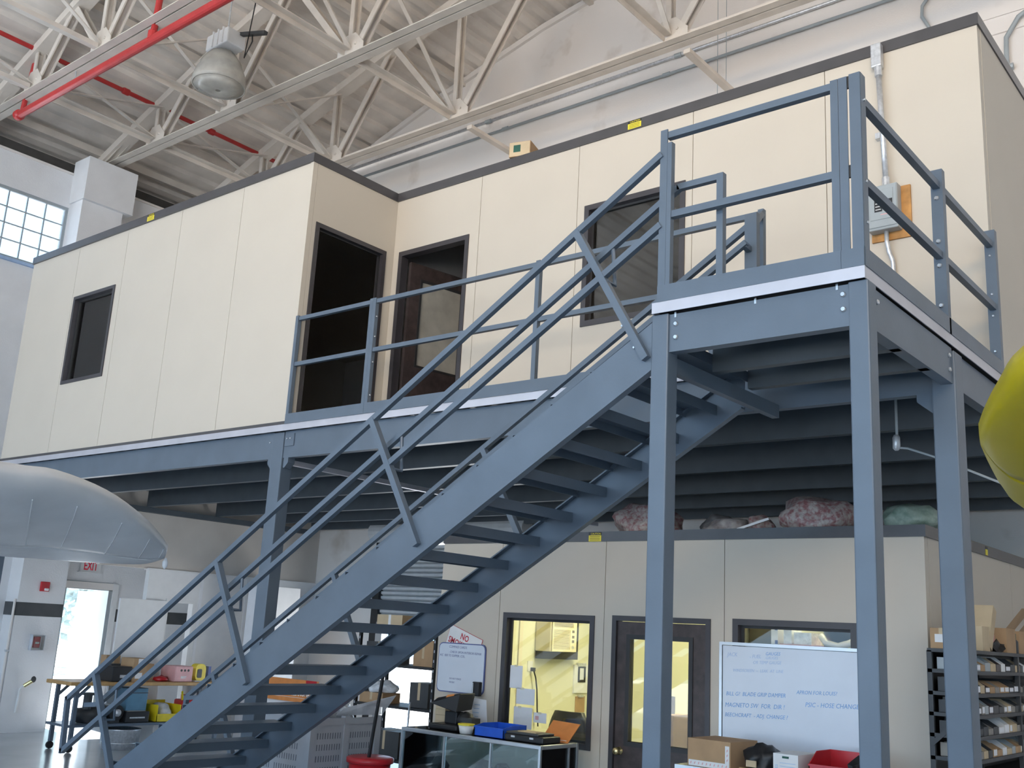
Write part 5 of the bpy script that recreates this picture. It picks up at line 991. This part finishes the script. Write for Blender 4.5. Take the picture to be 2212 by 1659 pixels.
# ------------------------------------------------------------------ aircraft wings
def wing(label, LE, TE, th, m_, m2, hinge=0.72, ribs=True, nm='aircraft_wing'):
    """LE/TE: matching point lists from root to tip"""
    t = thing(nm, tuple((Vector(LE[0])+Vector(TE[0]))/2), label, 'wing')
    def cr(P, n_):
        P = [Vector(p) if not isinstance(p, float) else p for p in P]; out = []
        for i in range(len(P)-1):
            a, b, c, d = P[max(i-1, 0)], P[i], P[i+1], P[min(i+2, len(P)-1)]
            for k in range(n_):
                t_ = k/n_; out.append((b*2+(c-a)*t_+(a*2-b*5+c*4-d)*t_*t_+(b*3-a-c*3+d)*t_**3)*0.5)
        return out+[P[-1]]
    LE, TE, th = cr(LE, 4), cr(TE, 4), cr([float(v) for v in th], 4)
    n = len(LE); K = 17
    def sec(i, c0, c1):
        a, b = Vector(LE[i]), Vector(TE[i]); ch_ = (b-a); L = ch_.length; up_ = Vector((0, 0, 1)); low, hi = [], []
        for k in range(K):
            c = c0+(c1-c0)*k/(K-1); yt_ = th[i]*(2.97*math.sqrt(max(c, 0))-1.26*c-3.5*c*c+2.84*c**3-1.03*c**4)*0.5
            p = a+ch_*c; hi.append(p+up_*yt_*1.25); low.append(p-up_*yt_*0.75)
        return low, hi
    def skin(i0, i1, c0, c1, name, mm):
        m = MB(); lows, his = zip(*[sec(i, c0, c1) for i in range(i0, i1+1)])
        m.grid(list(lows)); m.grid([list(reversed(h_)) for h_ in his])
        for i in range(len(lows)-1):
            for e in (0, -1):
                m.add([lows[i][e], lows[i+1][e], his[i+1][e], his[i][e]], [(0,1,2,3)])
        for e in (0, -1):
            for k in range(K-1): m.add([lows[e][k], lows[e][k+1], his[e][k+1], his[e][k]], [(0,1,2,3)])
        return m.build(name, mm, t, weld=True, smooth=True)
    skin(0, n-1, 0, hinge-0.008, 'wing_skin', m_)
    skin(0, n-1, hinge+0.008, 1.0, 'aileron', m2)
    for j in (range(6, n-1, 4) if ribs else ()):        # rib lines under the skin
        lo, _ = sec(j, 0.10, hinge-0.02); MB().path([p-Vector((0, 0, 0.001)) for p in lo], 0.004, 4).build('rib_line', m2, t)
    return t
LE0 = Vector((-4.08, -2.30, 2.60)); TE0 = Vector((-5.62, -1.51, 2.22)); sd_ = Vector((-0.16, 1.0, 0.0)).normalized()
LEp = [LE0-sd_*2.5, LE0-sd_*1.2, LE0, Vector((-4.13, -1.95, 2.62)), Vector((-4.26, -1.54, 2.575)), Vector((-4.45, -1.16, 2.48)), Vector((-4.66, -0.88, 2.40)), Vector((-4.80, -0.72, 2.35))]
TEp = [TE0-sd_*2.5, TE0-sd_*1.2, TE0, Vector((-5.60, -1.28, 2.225)), Vector((-5.52, -1.0, 2.225)), Vector((-5.37, -0.76, 2.23)), Vector((-5.18, -0.64, 2.24)), Vector((-4.98, -0.62, 2.28))]
wg = wing('silver aircraft wing tip seen from below at the left edge', LEp, TEp, [0.30, 0.28, 0.26, 0.24, 0.20, 0.15, 0.10, 0.05], 'wing', 'wingrear')
MB().lathe(Vector((-4.90, -0.66, 2.20)), [(0.004, 0), (0.018, 0.02), (0.02, 0.05), (0.006, 0.08)], 12).build('tip_light', 'clearbag', wg, smooth=True)
# yellow wing tip close on the right
wing('bright yellow rounded aircraft wing tip at the right edge',
     [Vector((1.681, -1.914, 2.935)), Vector((1.338, -1.722, 2.890)), Vector((1.061, -1.537, 2.804)), Vector((0.942, -1.361, 2.754)), Vector((0.852, -1.196, 2.717)), Vector((0.781, -1.030, 2.697))],
     [Vector((1.425, 0.348, 2.117)), Vector((0.978, 0.127, 2.344)), Vector((0.712, -0.151, 2.519)), Vector((0.687, -0.373, 2.580)), Vector((0.710, -0.636, 2.628)), Vector((0.736, -0.847, 2.669))],
     [0.24, 0.22, 0.19, 0.15, 0.10, 0.05], 'yellowpaint', 'yellowpaint', 0.70, False)

# ------------------------------------------------------------------ trees outside the exit door
for i, (c_, rr, lab) in enumerate((((-34, 9.5, 3.4), (2.6, 2.6, 3.2), 'sunlit tree outside the open exit door, left'), ((-38, 14.5, 3.8), (3.0, 3.0, 3.6), 'sunlit tree outside the open exit door, right'), ((-33, 15.5, 3.0), (2.2, 2.0, 2.6), 'small bright tree beyond the door jamb'))):
    t = thing('tree', (c_[0], c_[1], -0.2), lab, 'tree'); MB().tube((c_[0], c_[1], -0.2), (c_[0], c_[1], c_[2]), 0.18, 8, 0.1).build('trunk', 'bark', t)
    bl_ = blob((0, 0, 0), 1, 1, 1, 120+i, 4, 0.35); rn = random.Random(i); m = MB()
    for k in range(900):
        v = Vector((rn.gauss(0, 1), rn.gauss(0, 1), rn.gauss(0, 1))).normalized()*rn.uniform(0.55, 1.0); p = Vector((c_[0]+v.x*rr[0], c_[1]+v.y*rr[1], c_[2]+v.z*rr[2]))
        a_ = Vector((rn.uniform(-1, 1), rn.uniform(-1, 1), rn.uniform(-1, 1))).normalized()*0.22; b_ = a_.orthogonal().normalized()*0.14
        m.add([p-a_, p+b_, p+a_, p-b_], [(0,1,2,3)])
    o_ = m.build('foliage', 'foliage', t); o_['kind'] = 'stuff'
